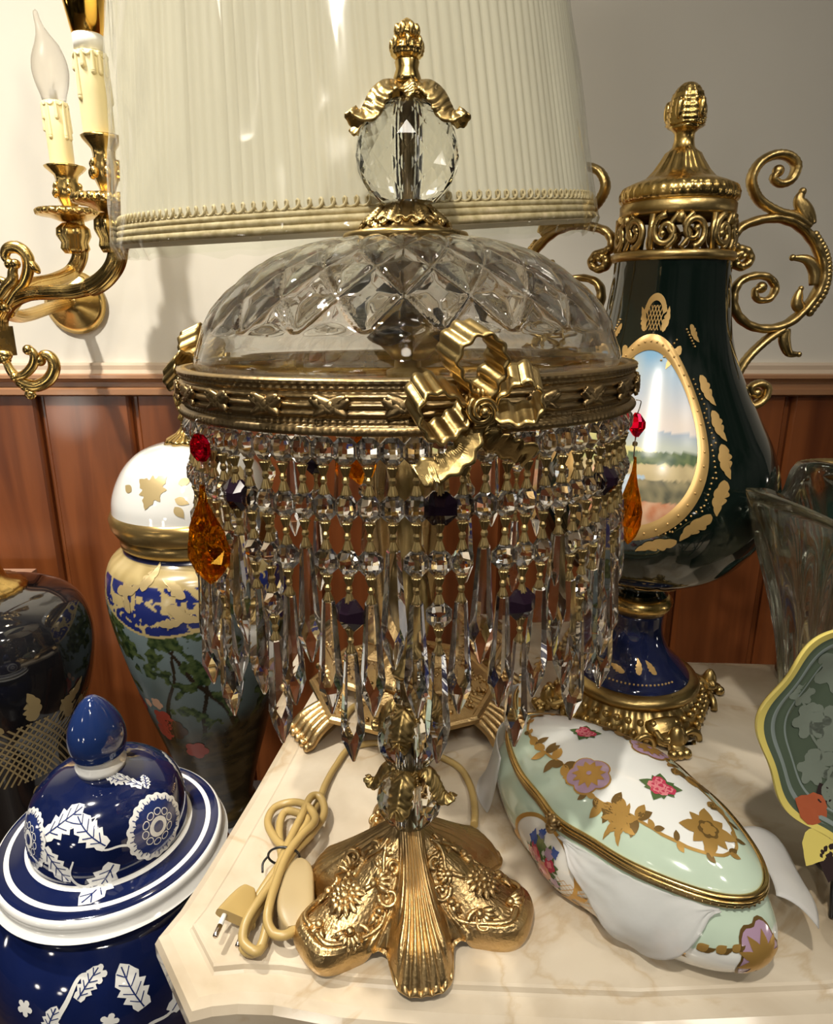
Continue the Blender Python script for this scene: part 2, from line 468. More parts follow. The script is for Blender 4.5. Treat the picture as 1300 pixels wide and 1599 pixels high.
# table: shaped top with a raised field, a brass gallery below and a wooden body
tbl = empty('marble_table', (0, .6, -.75), 'cream marble topped table with a shaped edge under the crystal lamp', 'table')
def outline(shift=0.0):
    L = [on(x, y, -.008) for x, y in ((490, 1070), (440, 1155), (395, 1232), (350, 1305), (312, 1366), (277, 1418), (240, 1462))]
    Fr = [on(x, y, -.012) for x, y in ((295, 1590), (330, 1581), (370, 1577), (425, 1579), (475, 1588), (533, 1599))]
    fx = Fr[-1]
    pts = [(p.x, p.y) for p in L] + [(p.x, p.y) for p in Fr]
    pts += [(.02, fx.y - .006), (.16, fx.y - .012), (.30, fx.y - .006), (.42, fx.y + .012), (.5, fx.y + .022), (.57, fx.y + .02), (.63, fx.y + .09), (.60, .55), (.57, .87)]
    pts += [(.3, .885), (-.10, .885)]
    return pts
def inset(pts, d):
    n = len(pts); out = []
    for i in range(n):
        p0, p1, p2 = V((*pts[i - 1], 0)), V((*pts[i], 0)), V((*pts[(i + 1) % n], 0))
        n1 = (p1 - p0).normalized(); n2 = (p2 - p1).normalized()
        m1, m2 = V((-n1.y, n1.x, 0)), V((-n2.y, n2.x, 0))
        m = (m1 + m2); m = m / max(.5, m.length_squared) * 2
        q = p1 + m * d
        out.append((q.x, q.y))
    return out
OUT = outline()
b = MB()
lay = [(.012, -.034), (.004, -.033), (0, -.028), (0, -.016), (.003, -.010), (.010, -.007), (.024, -.0065), (.026, -.005), (.027, -.001), (.029, 0)]
rings = []
for dd, z in lay:
    rings.append([b.add((x, y - .6, z + .75)) for x, y in inset(OUT, dd)])
n = len(OUT)
for i in range(len(rings) - 1):
    for k in range(n): b.face([rings[i][k], rings[i][(k + 1) % n], rings[i + 1][(k + 1) % n], rings[i + 1][k]], 0, False)
b.face(rings[-1], 0, False); b.face(rings[0][::-1], 0, False)
b.build('marble_top', M_marble, tbl)
b = MB()
ap = inset(OUT, .05)
b.prism([(x, y - .6) for x, y in ap], .60, .716)
M_tablewood = wood('table_wood', (.06, .025, .012), (.14, .06, .025))
b.build('apron', M_tablewood, tbl)
b = MB()
ap2 = inset(OUT, .046)
for k in range(6, 18):                         # brass leaf frieze along the front of the apron
    p, q = V((*ap2[k], 0)), V((*ap2[k + 1], 0)); L = (q - p).length; m_ = max(1, int(L / .03))
    for j in range(m_):
        c = p.lerp(q, (j + .5) / m_)
        b.ball((c.x, c.y - .6, .69), .014, (1, .35, .9), 10, 6)
        b.ball((c.x, c.y - .6, .664), .007, (1, .5, 1.6), 8, 6)
b.build('frieze', M_brass, tbl)
for (lx, ly) in ((-.10, .44), (.50, .44), (-.06, .78), (.50, .78)):
    b = MB(); b.lathe([(0, 0), (.018, 0), (.022, .02), (.014, .05), (.017, .2), (.026, .45), (.034, .56), (.034, .605), (0, .605)], 20, ctr=(lx, ly - .6, 0))
    b.build('leg', M_tablewood, tbl)
# ================================================================== the crystal table lamp
LY = .462
LX = -.0055
lamp = empty('crystal_table_lamp', (LX, LY, 0), 'tall brass table lamp with cut glass dome, ribbon bow and fringe of hanging crystal drops', 'lamp')
def lz(y): return zz(y, LY)
def lr(px, y): return rr(px, y, LY)

# ---- cast base: three fluted ridges ending in shell feet, three panels with flowers
NTOP = lz(1287)
RIDGE = [R(278), R(168), R(34)]
CORN = [R(217), R(340), R(97)]
def adiff(a, b): return (a - b + PI) % (2 * PI) - PI
def nearest(th, arr):
    return min((adiff(th, a) for a in arr), key=abs)
def base_out(th):
    d = nearest(th, RIDGE); c = nearest(th, CORN)
    r = .066 + .022 * math.exp(-(d / .34) ** 4) + .033 * math.exp(-(c / .36) ** 4)
    # scooped notches either side of the shell feet
    r -= .006 * math.exp(-((abs(d) - .40) / .13) ** 2)
    return r
def base_pt(th, t):
    """t 0 at the neck, 1 at the rim"""
    d = nearest(th, RIDGE); ro = base_out(th)
    r = .0115 + (ro - .0115) * t
    edge = .016 + .004 * math.exp(-(nearest(th, CORN) / .4) ** 2)
    z = edge + (NTOP - edge) * ((1 - t) ** 1.55 * .8 + (1 - t) * .2)
    # ridge: wider towards its foot, with flutes
    wid = .0088 + .026 * t ** 2.2
    lat = d * r
    u = lat / wid
    if abs(u) < 1.25:
        k = max(0.0, 1 - (abs(u) / 1.25) ** 3)
        z += .0085 * k * (0.35 + .65 * math.sin(PI * min(1, t * .9 + .12)))
        z += (.0006 + .0013 * t) * (2 * abs(math.cos(u * PI * 4.5)) - 1) * min(1, k * 2)
        if t > .8: z -= .013 * ((t - .8) / .2) ** 2 * k
    else:
        # raised lip round the panels
        z += .0026 * math.exp(-((t - .95) / .035) ** 2) - .0012 * math.exp(-((t - .84) / .06) ** 2)
        z += .0007 * math.cos(th * 150) * math.exp(-((t - .95) / .03) ** 2) * math.exp(-((abs(d) - .45) / .16) ** 2)
        z += .0006 * noise.noise(V((r * 700 * math.cos(th), r * 700 * math.sin(th), 3)))
    return V((r * math.cos(th), r * math.sin(th), z))
b = MB()
NT, NR = 900, 64
b.grid(lambda u, v: base_pt(u * 2 * PI, v), NT, NR, wu=True, flip=False)
# outer wall, lifted in an arch beside each shell foot
def wall(u, v):
    th = u * 2 * PI; p = base_pt(th, 1); d = nearest(th, RIDGE)
    lift = .011 * math.exp(-((abs(d) - .47) / .13) ** 4)
    z0 = lift
    bulge = .003 * math.sin(PI * v)
    k = 1 + bulge / max(.02, p.xy.length)
    return V((p.x * k, p.y * k, p.z + (z0 - p.z) * v))
b.grid(wall, NT, 8, wu=True)
b.lathe([(.0, 0.004), (.06, 0.004)], 40)
base = b.build('base', M_basegold, lamp)
# raised flowers and scrolls on the panels
def nrm_base(th, t):
    e = 1e-3
    a = base_pt(th + e, t) - base_pt(th - e, t); c = base_pt(th, t + e) - base_pt(th, t - e)
    n = c.cross(a).normalized()
    return n if n.z > 0 else -n
def frame_at(th, t):
    p = base_pt(th, t); n = nrm_base(th, t)
    out = V((math.cos(th), math.sin(th), 0)); out = (out - n * out.dot(n)).normalized()
    return p, out, n.cross(out), n
def petal(mb, p, x, y, n, ang, r0, L, W, hgt):
    d = x * math.cos(ang) + y * math.sin(ang); s = n.cross(d)
    M = Matrix((d, s, n)).transposed()
    # a petal with a mid crease
    def fn(u, v):
        a = (u - .5) * 2; w = W * math.sin(PI * (.08 + .92 * v) ** .8) ** .8 * .5
        return p + d * (r0 + L * v) + s * (a * w) + n * (hgt * (math.sin(PI * min(1, v * 1.1)) * (1 - a * a) + .25 * abs(a)) - .0008)
    mb.sheet(fn, 6, 7, .0008)
def scroll(mb, p, x, y, n, cx, cy, r0, a0, turns, sgn, th=.0014):
    pts = []
    for i in range(28):
        k = i / 27; a = a0 + sgn * turns * 2 * PI * k; r = r0 * (1 - .78 * k)
        pts.append(p + x * (cx + r * math.cos(a)) + y * (cy + r * math.sin(a)) + n * .0012)
    mb.tube(pts, lambda t: th * (1.15 - .5 * t), 8)
    mb.ball(pts[-1], th * 1.3, nu=8, nv=6)
FS_ = 1.75
for ci, ca in enumerate(CORN):
    b = MB()
    p, x, y, n = frame_at(ca, .56)
    for k in range(13): petal(b, p, x, y, n, 2 * PI * k / 13, .0042, .0125, .0062, .0042)
    for k in range(9): petal(b, p + n * .0018, x, y, n, 2 * PI * (k + .5) / 9, .0020, .0082, .0050, .0036)
    b.ball(p + n * .0036, .0042, (1, 1, .7), 12, 8)
    for (dt, da, ang0, m) in ((.19, .27, .5, 6), (.17, -.30, -.4, 6), (-.20, .24, 2.6, 5), (-.22, -.30, 3.6, 5), (.24, 0, 0, 6), (.05, .42, 1.2, 5), (.05, -.46, -1.2, 5)):
        q, x2, y2, n2 = frame_at(ca + da, .58 + dt)
        for k in range(m): petal(b, q, x2, y2, n2, ang0 + (k - (m - 1) / 2) * .42, .0010, .0135, .0052, .0036)
        b.ball(q + n2 * .0024, .0036, (1, 1, .8), 10, 6)
    for (dt, da, r0, a0, tn, sg) in ((.28, .34, .0105, 2.6, 1.1, 1), (.28, -.34, .0105, -2.6, 1.1, -1), (-.06, .52, .0085, -1.2, 1.0, 1), (-.06, -.56, .0085, 1.2, 1.0, -1), (-.32, .40, .0055, 1.0, 1.0, 1), (-.32, -.4, .0055, -1.0, 1.0, -1)):
        q, x2, y2, n2 = frame_at(ca + da, .58 + dt)
        scroll(b, q, x2, y2, n2, 0, 0, r0, a0, tn, sg, .0021)
    # C-scroll border along the lower edge of each panel and two foliate stems towards the neck
    for sg in (-1, 1):
        pts = [frame_at(ca + sg * w, t) for w, t in ((.04, .90), (.20, .92), (.36, .91), (.50, .84), (.56, .74), (.50, .66), (.42, .68))]
        P = spl([q[0] + q[3] * .0012 for q in pts], 6); b.tube(P, lambda t: .0024 - .0008 * t, 8); b.ball(P[-1], .0030, nu=8, nv=6)
        pts = [frame_at(ca + sg * w, t) for w, t in ((.16, .44), (.30, .34), (.22, .24), (.10, .16), (.16, .08))]
        P = spl([q[0] + q[3] * .001 for q in pts], 6); b.tube(P, lambda t: .0022 - .0010 * t, 8)
        for (w, t0, an) in ((.28, .36, 2.2), (.20, .26, 3.4), (.12, .18, 2.6)):
            q, x2, y2, n2 = frame_at(ca + sg * w, t0)
            for k in range(3): petal(b, q, x2, y2, n2, an * sg + k * .6, .0006, .0085, .0040, .0024)
    b.build('cast_flowers', M_basegold, lamp)

# ---- stem
ROD = MB(); ROD.lathe([(0, .01), (.0045, .01), (.0045, lz(120)), (0, lz(120))], 16, mod=lambda th, i, r, z: (r, z))
prof = [(0, NTOP - .02)]
zz0, zz1 = NTOP - .02, lz(118)
N = 300
rodp = [(0.0, zz0)] + [(.0042 + .0004 * (i % 2), zz0 + (zz1 - zz0) * i / N) for i in range(N + 1)] + [(0.0, zz1)]
b = MB(); b.lathe(rodp, 14); b.build('rod', M_bronze, lamp)

def faceted_ball(name, zc, rad, zlo, zhi, n=14, m=7, bore=.0062):
    b = MB(); ph0 = math.asin(max(-1, (zlo - zc) / rad)); ph1 = math.asin(min(1, (zhi - zc) / rad))
    pr = [(bore, zlo)]
    for i in range(m + 1):
        ph = ph0 + (ph1 - ph0) * i / m
        pr.append((max(bore + .0005, rad * math.cos(ph)), zc + rad * math.sin(ph)))
    pr.append((bore, zhi))
    b.lathe(pr, n, smooth=False, twist=.5)
    b2 = [(bore, zlo), (bore, zhi)]
    b.lathe(b2[::-1], 14, smooth=True)
    return b.build(name, M_ballglass, lamp)
zA = lz(1243); faceted_ball('crystal_ball', zA, lr(52, 1243), lz(1288), lz(1200))
zB = lz(1152); faceted_ball('crystal_ball', zB, lr(51, 1152), lz(1197), lz(1105))
zT = lz(243); faceted_ball('crystal_ball', zT, lr(81, 243), lz(317), lz(160), 18, 9)

def drape_leaf(mb, ang, ztop, r0, rr_, drop, L, wid, curl=.008):
    """an acanthus leaf springing from the stem at ztop, bending down over a ball and curling out at its tip"""
    d = V((math.cos(ang), math.sin(ang), 0)); s = V((-d.y, d.x, 0))
    path = spl([(r0, ztop, 0), (r0 + (rr_ - r0) * .42, ztop - drop * .06, 0), (r0 + (rr_ - r0) * .78, ztop - drop * .36, 0), (rr_ * .99, ztop - drop * .74, 0), (rr_ + curl * .30, ztop - drop * .97, 0), (rr_ + curl * .72, ztop - drop * 1.0, 0), (rr_ + curl, ztop - drop * .88, 0)], 6)
    m = len(path) - 1
    tan = [(path[min(m, i + 1)] - path[max(0, i - 1)]).normalized() for i in range(m + 1)]
    def fn(u, v):
        x = v * m; k = min(m - 1, int(x)); t = x - k
        q = path[k].lerp(path[k + 1], t); tg = tan[k].lerp(tan[k + 1], t).normalized()
        w = wid * (.42 + .58 * math.sin(PI * min(1, .12 + v * .80))) * (1 - .62 * max(0, (v - .60) / .40) ** 1.3)
        w *= 1 + .07 * math.cos(v * 46)
        a = (u - .5) * 2
        lift = -.0030 * a * a * (wid / .012) + .0012 * math.exp(-(a / .15) ** 2) + .00055 * math.cos((v - abs(a) * .16) * 62) * (1 - .4 * abs(a)) * (abs(a) > .12)
        return d * (q.x - tg.y * lift) + s * (a * w / 2) + V((0, 0, q.y + tg.x * lift))
    mb.sheet(fn, 16, 60, .0012)
def leaf_cup(ztop, rball, drop, angs, wid, curl, name='leaf_cup', collar=True):
    b = MB()
    if collar: b.lathe([(.0050, ztop - .004), (.0095, ztop - .003), (.0105, ztop), (.0085, ztop + .0018), (.0050, ztop + .0018)], 28)
    for a in angs: drape_leaf(b, a, ztop + .0006, .0065, rball, drop, 0, wid, curl)
    for a in angs:
        a2 = a + (angs[1] - angs[0]) / 2
        drape_leaf(b, a2, ztop + .0002, .006, rball * .50, drop * .42, 0, wid * .42, curl * .2)
    return b.build(name, M_brass, lamp)
A4 = [R(252 + 90 * k) for k in range(4)]
leaf_cup(lz(1192), .0262, .022, A4, .019, .0085)
leaf_cup(lz(1098), .0235, .022, A4, .019, .002)
leaf_cup(lz(134), .0275, .0185, [R(a) for a in (332, 62, 150, 212)], .024, .008, collar=False)
# stem between the crystal balls and the crown
b = MB()
zs = lz(1092)
b.lathe([(.005, zs), (.0115, zs), (.0125, zs + .002), (.0098, zs + .006), (.0098, zs + .018), (.0125, zs + .021), (.005, zs + .022)], 12, smooth=False)
b.build('crystal_collar', M_ballglass, lamp)
z1 = zs + .022
b = MB()
b.lathe([(.0045, z1), (.012, z1), (.014, z1 + .004), (.008, z1 + .009), (.0075, z1 + .02), (.013, z1 + .032), (.0165, z1 + .05), (.0135, z1 + .075), (.0085, z1 + .092), (.0115, z1 + .097), (.0085, z1 + .102), (.0095, z1 + .13), (.0135, z1 + .15), (.016, z1 + .170), (.0045, z1 + .170)], 36,
        mod=lambda th, i, r, z: (r * (1 + .05 * math.cos(th * 12)), z))
b.build('column', M_brass, lamp)

# ---- crown ring
ZR0, ZR1 = lz(627), lz(566)       # bottom, top of the band at its sides
RRG = .1425
crown = Matrix.Rotation(R(1.2), 4, 'X')        # the crown sits a touch out of level
crown = Matrix.Translation((0, 0, ZR0)) @ Matrix.Rotation(R(-1.0), 4, 'X') @ Matrix.Rotation(R(-.7), 4, 'Y') @ Matrix.Translation((0, 0, -ZR0))
HB = ZR1 - ZR0
b = MB(crown)
pf = []
K = 44
def band_r(t, th):
    # t 0..1 up the band
    r = RRG
    if t < .16: r += .0012 + .0011 * abs(math.cos(th * 118)) * math.sin(PI * t / .16)
    elif t < .30: r += -.0022 + .0016 * abs(math.cos(th * 118 + 1)) * math.sin(PI * (t - .16) / .14)
    elif t < .80:
        k = (t - .30) / .50
        r += -.0018 + .0022 * abs(math.sin(PI * 3 * k)) + .0012 * math.sin(PI * k) + .00035 * noise.noise(V((th * 60, k * 14, 0)))
    elif t < .92: r += -.0008 + .0015 * abs(math.cos(th * 95)) * math.sin(PI * (t - .80) / .12)
    else: r += .0012 + .0006 * math.cos(th * 190) * (1 - (t - .92) / .08)
    return r
b.grid(lambda u, v: V((band_r(v, u * 2 * PI) * math.cos(u * 2 * PI), band_r(v, u * 2 * PI) * math.sin(u * 2 * PI), ZR0 + HB * v)), 720, K, wu=True)
b.lathe([(RRG + .0018, ZR1), (RRG + .001, ZR1 + .0012), (RRG - .004, ZR1 + .0012), (RRG - .0048, ZR1 - .001), (RRG - .0048, ZR0), (RRG + .0012, ZR0)], 180, mat=[0, 0, 0, 1, 0])  # inner face in brighter brass, standing in for light inside the dome
# crossed leaves tied round the reeded middle
for k in range(26):
    th0 = 2 * PI * (k + .5) / 26
    for sg in (-1, 1):
        for (off, L) in ((0, .0125), (sg * .004, .0085)):
            def fn(u, v):
                a = (u - .5) * 2; w = .0052 * math.sin(PI * (.06 + .9 * v)) ** .7
                x = off + (v - .5) * L * 1.25 + a * w * .35 * sg; zq = sg * (v - .5) * L * .72 - a * w * .5
                th = th0 + x / RRG; r = RRG + .0014 + .0016 * (1 - a * a) + .0004 * math.cos(v * 24)
                return V((r * math.cos(th), r * math.sin(th), ZR0 + HB * .55 + zq))
            b.sheet(fn, 5, 8, .0012)
b.build('crown_ring', [M_bronze, M_gold], lamp)

# ---- cut glass dome
ZD0 = ZR1 - .004
dome_px = [(330, 572), (329, 556), (323, 530), (311, 503), (292, 475), (265, 446), (232, 420), (192, 399), (145, 385), (100, 378), (60, 375)]
dprof = [(lr(px, y) * .975 if i < 3 else lr(px, y) * .985, lz(y)) for i, (px, y) in enumerate(dome_px)]
dprof[0] = (.1315, ZD0); 
DS = Surf(dprof, 8)
LT = DS.L[-1]
NC = 22
def cut(th, l):
    """depth of the diamond cutting at angle th and length l along the profile"""
    lo, hi = .026, LT * .995
    if l < lo: return 0.0
    vv = (l - lo) / .0225
    # helical grooves
    uu = th * NC / (2 * PI)
    a = (uu + vv * .5) % 1.0; c = (uu - vv * .5) % 1.0
    da, dc = min(a, 1 - a), min(c, 1 - c)
    g = min(da, dc)
    fade = min(1, (l - lo) / .004)
    groove = -.0017 * max(0, 1 - g / .085)
    # each diamond is a low pyramid with a flat table
    pil = .0013 * min(1.0, (g - .085) / .26) if g > .085 else 0
    return (groove + pil) * fade
b = MB(crown)
ND, MD = 22 * 22, 110
def dome_out(u, v):
    th = u * 2 * PI; l = LT * v; r, z = DS.rz(l)
    r2, z2 = DS.rz(min(LT, l + 5e-4)); tx, tz = r2 - r, z2 - z; q = math.hypot(tx, tz) or 1
    nx, nz_ = tz / q, -tx / q
    if q < 1e-7: nx, nz_ = 0, 1
    dd = cut(th, l)
    return V(((r + nx * dd) * math.cos(th), (r + nx * dd) * math.sin(th), z + nz_ * dd))
go = b.grid(dome_out, ND, MD, wu=True)
def dome_in(u, v):
    th = u * 2 * PI; l = LT * v; r, z = DS.rz(l)
    r2, z2 = DS.rz(min(LT, l + 5e-4)); tx, tz = r2 - r, z2 - z; q = math.hypot(tx, tz) or 1
    nx, nz_ = (tz / q, -tx / q) if q > 1e-7 else (0, 1)
    return V(((r - nx * .0042) * math.cos(th), (r - nx * .0042) * math.sin(th), z - nz_ * .0042))
gi = b.grid(dome_in, 160, 40, wu=True, flip=True)
b.build('glass_dome', M_domeglass, lamp)

# ---- lamp holders inside the dome
b = MB(crown)
b.lathe([(.005, ZR1 - .022), (.012, ZR1 - .022), (.014, ZR1 - .016), (.014, ZR1 - .008), (.009, ZR1 - .004), (.007, ZR1 + .012), (.005, ZR1 + .012)], 32)
for k in range(3):
    a = R(30 + 120 * k)
    b.tube([V((.012 * math.cos(a), .012 * math.sin(a), ZR1 - .018)), V((.09 * math.cos(a), .09 * math.sin(a), ZR1 - .018)), V(((RRG - .006) * math.cos(a), (RRG - .006) * math.sin(a), ZR1 - .016))], .0025, 8)
b.build('spider', M_brass, lamp)
for az, el in ((250, 30), (318, 30)):
    d = V((math.cos(R(az)) * math.cos(R(el)), math.sin(R(az)) * math.cos(R(el)), math.sin(R(el))))
    Mh = crown @ Matrix.Translation((0, 0, ZR1 + .006)) @ d.to_track_quat('Z', 'Y').to_matrix().to_4x4()
    b = MB(Mh)
    b.lathe([(0, .006), (.0105, .006), (.0115, .012), (.0115, .034), (0, .034)], 24)
    sk = b.build('lamp_socket', M_brass, lamp)
    b = MB(Mh)
    b.lathe([(0, .034), (.0135, .034), (.0145, .038), (.0145, .048), (.013, .052), (.0095, .052), (.0095, .04), (0, .04)], 24)
    b.build('socket_collar', M_smoke, sk)

# ---- collar and finial above the dome
zc0 = lz(374)
b = MB(crown)
pr = [(0, zc0 - .004), (.030, zc0 - .004), (lr(98, 372), zc0 - .0015), (lr(99, 370), zc0 + .001), (lr(97, 366), lz(366))] + [(lr(a, y), lz(y)) for a, y in ((74, 362), (70, 358), (66, 351), (56, 341), (44, 331), (34, 323), (27, 317))] + [(.0045, lz(315))]
def colmod(th, i, r, z):
    if 5 <= i <= 8: return r * (1 + .035 * math.cos(th * 18 + 1.2 * math.sin(i * 1.4)) + .02 * math.cos(th * 7 + i)), z
    if 9 <= i <= 11: return r * (1 + .06 * abs(math.cos(th * 12))), z
    return r, z
b.lathe(pr, 216, mod=colmod)
CSf = Surf([pr[5], pr[6], pr[7], pr[8], pr[9], pr[10], pr[11]], 6)
for k in range(9):                              # raised leaves and curls round the collar
    fc = CSf.f(2 * PI * k / 9 + .2, pr[6][1])
    def fn(u, v):
        a_ = (u - .5) * 2; w = .0068 * math.sin(PI * (.10 + .86 * v)) ** .7 * (1 + .12 * math.cos(v * 40))
        p = MB._sp(b, fc, a_ * w * (1 - .35 * v), .001 + v * .0165, .0006 + .0016 * (1 - a_ * a_) + .0006 * math.cos((v - abs(a_) * .2) * 44), 1)
        return p
    b.sheet(fn, 10, 22, .0006)
    fc2 = CSf.f(2 * PI * (k + .5) / 9 + .2, pr[7][1])
    for sg in (-1, 1):
        pts = []
        for i in range(18):
            t = i / 17; aa = t * 6.2; rad = .0040 * (1 - .75 * t)
            pts.append(MB._sp(b, fc2, sg * (.0042 - rad * math.cos(aa)), rad * math.sin(aa) - .001, .0008, 1))
        b.tube(pts, lambda t: .0011 * (1.1 - .4 * t), 6)
b.build('collar', M_brass, lamp)
b = MB()
zt = lz(134)
b.lathe([(.0045, zt), (lr(22, 128), zt + .0008), (lr(21, 120), lz(122)), (lr(17, 108), lz(108)), (lr(19, 97), lz(97)), (lr(17, 93), lz(93)), (.005, lz(92))], 40, mod=lambda th, i, r, z: (r * (1 + .03 * math.cos(th * 6)), z))
b.build('finial_neck', M_gold, lamp)
b = MB()
pr = [(lr(p, y), lz(y)) for p, y in ((10, 95), (20, 92), (25, 84), (25, 76), (21, 68), (14, 64), (16, 60), (18, 53), (16, 45), (11, 36), (5, 30), (0, 27))]
pr = [(q.x, q.y) for q in spl([(a, z_, 0) for a, z_ in pr], 4)]; pr[-1] = (0, pr[-1][1]); pr[0] = (0, pr[0][1])
def fm(th, i, r, z):
    if z < lz(66): return r * (1 + .10 * abs(math.cos(th * 5)) - .05 + .03 * math.cos(z * 2600)), z
    return r * (1 + .07 * math.cos(th * 7 + i * 1.1) * math.cos(i * .9)), z
b.lathe(pr, 70, mod=fm)
for k in range(7):                              # leaf tips standing off the bud
    a = 2 * PI * k / 7 + .3
    b.ball((lr(24, 76) * math.cos(a), lr(24, 76) * math.sin(a), lz(72)), .0022, (.8, .8, 1.8), 8, 6)
    b.ball((lr(15, 50) * math.cos(a + .4), lr(15, 50) * math.sin(a + .4), lz(50)), .0026, (.9, .9, 1.6), 8, 6)
b.build('finial', M_gold, lamp)

# ---- ribbon bows
def ribbon(mb, path, hw, O, ex, ez, en, bulge=.004, tilt=.6, ruff=.0007, fr=700, flip=1, tip=False, base_n=.0075, inner=None, hwf=None):
    P = spl([(x, z, 0) for x, z in path], 8); m = len(P) - 1
    acc = [0]
    for i in range(m): acc.append(acc[-1] + (P[i + 1] - P[i]).length)
    ctr = V((sum(p.x for p in P) / len(P), sum(p.y for p in P) / len(P), 0))
    def fn(u, v):
        x = v * m; k = min(m - 1, int(x)); t = x - k
        p = P[k].lerp(P[k + 1], t); l = acc[k] + (acc[k + 1] - acc[k]) * t
        tg = (P[min(m, k + 1)] - P[max(0, k)]).normalized(); s = V((-tg.y, tg.x, 0)) * flip
        a = (u - .5) * 2
        w = hw * (hwf(v) if hwf else 1)
        off = ruff * math.sin(l * fr)
        q2 = p + s * (a * w * tilt + off)
        dn = base_n + bulge * math.sin(PI * v) + a * w * (1 - tilt ** 2) ** .5 + .5 * off
        if inner:
            q2 = p + s * off; wv = ex * inner[0] + ez * inner[1] + en * inner[2]
            return O + ex * q2.x + ez * q2.y + en * (base_n + bulge * math.sin(PI * v)) + wv * (a * w)
        return O + ex * q2.x + ez * q2.y + en * dn
    mb.sheet(fn, 6, m * 2, .0013)
SC = .0000545
def crop(pts): return [((x - 635) * SC, -(y - 880) * SC) for x, y in pts]
def bow(ang):
    b = MB(crown)
    en = V((math.sin(ang), -math.cos(ang), 0)); ex = V((math.cos(ang), math.sin(ang), 0)); ez = V((0, 0, 1))
    O = en * (RRG + .0015) + V((0, 0, ZR0 + HB * .50))
    ribbon(b, crop([(600, 780), (500, 640), (405, 520), (365, 400), (430, 285), (560, 220), (690, 265), (765, 390), (770, 520), (720, 640), (660, 770)]), .0076, O, ex, ez, en, .008, .55, fr=900, inner=(.42, -.40, .80))
    ribbon(b, crop([(560, 830), (390, 700), (220, 640), (95, 690), (60, 820), (105, 960), (230, 1040), (380, 1000), (540, 900)]), .0075, O, ex, ez, en, .010, .50, fr=900, inner=(.25, -.55, .78))
    ribbon(b, crop([(710, 830), (830, 680), (960, 580), (1080, 610), (1130, 760), (1080, 880), (950, 920), (800, 890), (700, 870)]), .0075, O, ex, ez, en, .010, .50, fr=900, inner=(-.15, -.58, .78))
    ribbon(b, crop([(590, 960), (570, 1090), (500, 1230), (360, 1330), (230, 1370), (130, 1420)]), .0064, O, ex, ez, en, .004, .85, fr=900)
    ribbon(b, crop([(680, 960), (730, 1100), (830, 1170), (960, 1230), (1060, 1260), (1140, 1310)]), .0064, O, ex, ez, en, .004, .85, fr=900)
    bo = b.build('ribbon_bow', M_brass, lamp)
    # rosette knot
    b = MB(crown)
    O2 = O + en * .012
    Mx = Matrix((ex, ez, en)).transposed()
    b.ball(O2, .0062, (1, 1, .8), 18, 12, M=Mx)
    for k in range(3):
        pts = []
        for i in range(22):
            t = i / 21; a = 2 * PI * k / 3 + t * 4.2; r = .0066 * (1 - .55 * t)
            pts.append(O2 + ex * (r * math.cos(a)) + ez * (r * math.sin(a)) + en * (.0028 + .004 * t))
        b.tube(pts, lambda t: .0013 * (1.2 - .5 * t), 8)
    b.ball(O2 + en * .0062 + ex * .0005, .0026, nu=10, nv=8)
    for k in range(9):
        a = PI * (.15 + .7 * k / 8)
        b.ball(O2 + ex * (.0075 * math.cos(a)) + ez * (.0075 * math.sin(a)) - en * .001, .0012, (1, 2.2, 1), 6, 5, M=Mx)
    b.build('rosette', M_brass, bo)
for a in (12.5, 132.5, -105.5): bow(R(a))

# ---- crystal fringe
PW = 5.0
def octagon_mesh(name, rad, m, th=.0052):
    b = MB(); n = 8
    R1 = [b.add((rad * math.cos(2 * PI * (k + .5) / n), .0010, rad * math.sin(2 * PI * (k + .5) / n))) for k in range(n)]
    R2 = [b.add((rad * math.cos(2 * PI * (k + .5) / n), -.0010, rad * math.sin(2 * PI * (k + .5) / n))) for k in range(n)]
    for yy, Rg in ((th, R1), (-th, R2)):
        q = [b.add((rad * .34 * math.cos(2 * PI * (k + .5) / 4), yy, rad * .34 * math.sin(2 * PI * (k + .5) / 4))) for k in range(4)]
        b.face(q, 0, False)
        for k in range(4):
            k2 = (k + 1) % 4; i = 2 * k
            b.face([q[k], Rg[i], Rg[(i + 1) % 8]], 0, False); b.face([q[k], Rg[(i + 1) % 8], q[k2]], 0, False) ; b.face([q[k2], Rg[(i + 1) % 8], Rg[(i + 2) % 8]], 0, False)
    for k in range(n):
        k2 = (k + 1) % n; b.face([R1[k], R1[k2], R2[k2], R2[k]], 0, False)
    me = b.build(name, m).data
    bpy.data.objects.remove(bpy.data.objects[name] if name in bpy.data.objects else bpy.data.objects[-1])
    # outward normals
    import bmesh
    bm = bmesh.new(); bm.from_mesh(me); bmesh.ops.recalc_face_normals(bm, faces=bm.faces); bm.to_mesh(me); bm.free()
    return me
def mesh_of(b, name, m):
    import bmesh
    o = b.build(name, m); me = o.data; bpy.data.objects.remove(o)
    bm = bmesh.new(); bm.from_mesh(me); bmesh.ops.recalc_face_normals(bm, faces=bm.faces); bm.to_mesh(me); bm.free()
    return me
OCT = octagon_mesh('octagon_bead', .0072, M_crystal, .0048)
OCTB = octagon_mesh('octagon_bead_black', .0092, M_black, .006)
OCTR = octagon_mesh('octagon_bead_ruby', .0078, M_ruby, .005)
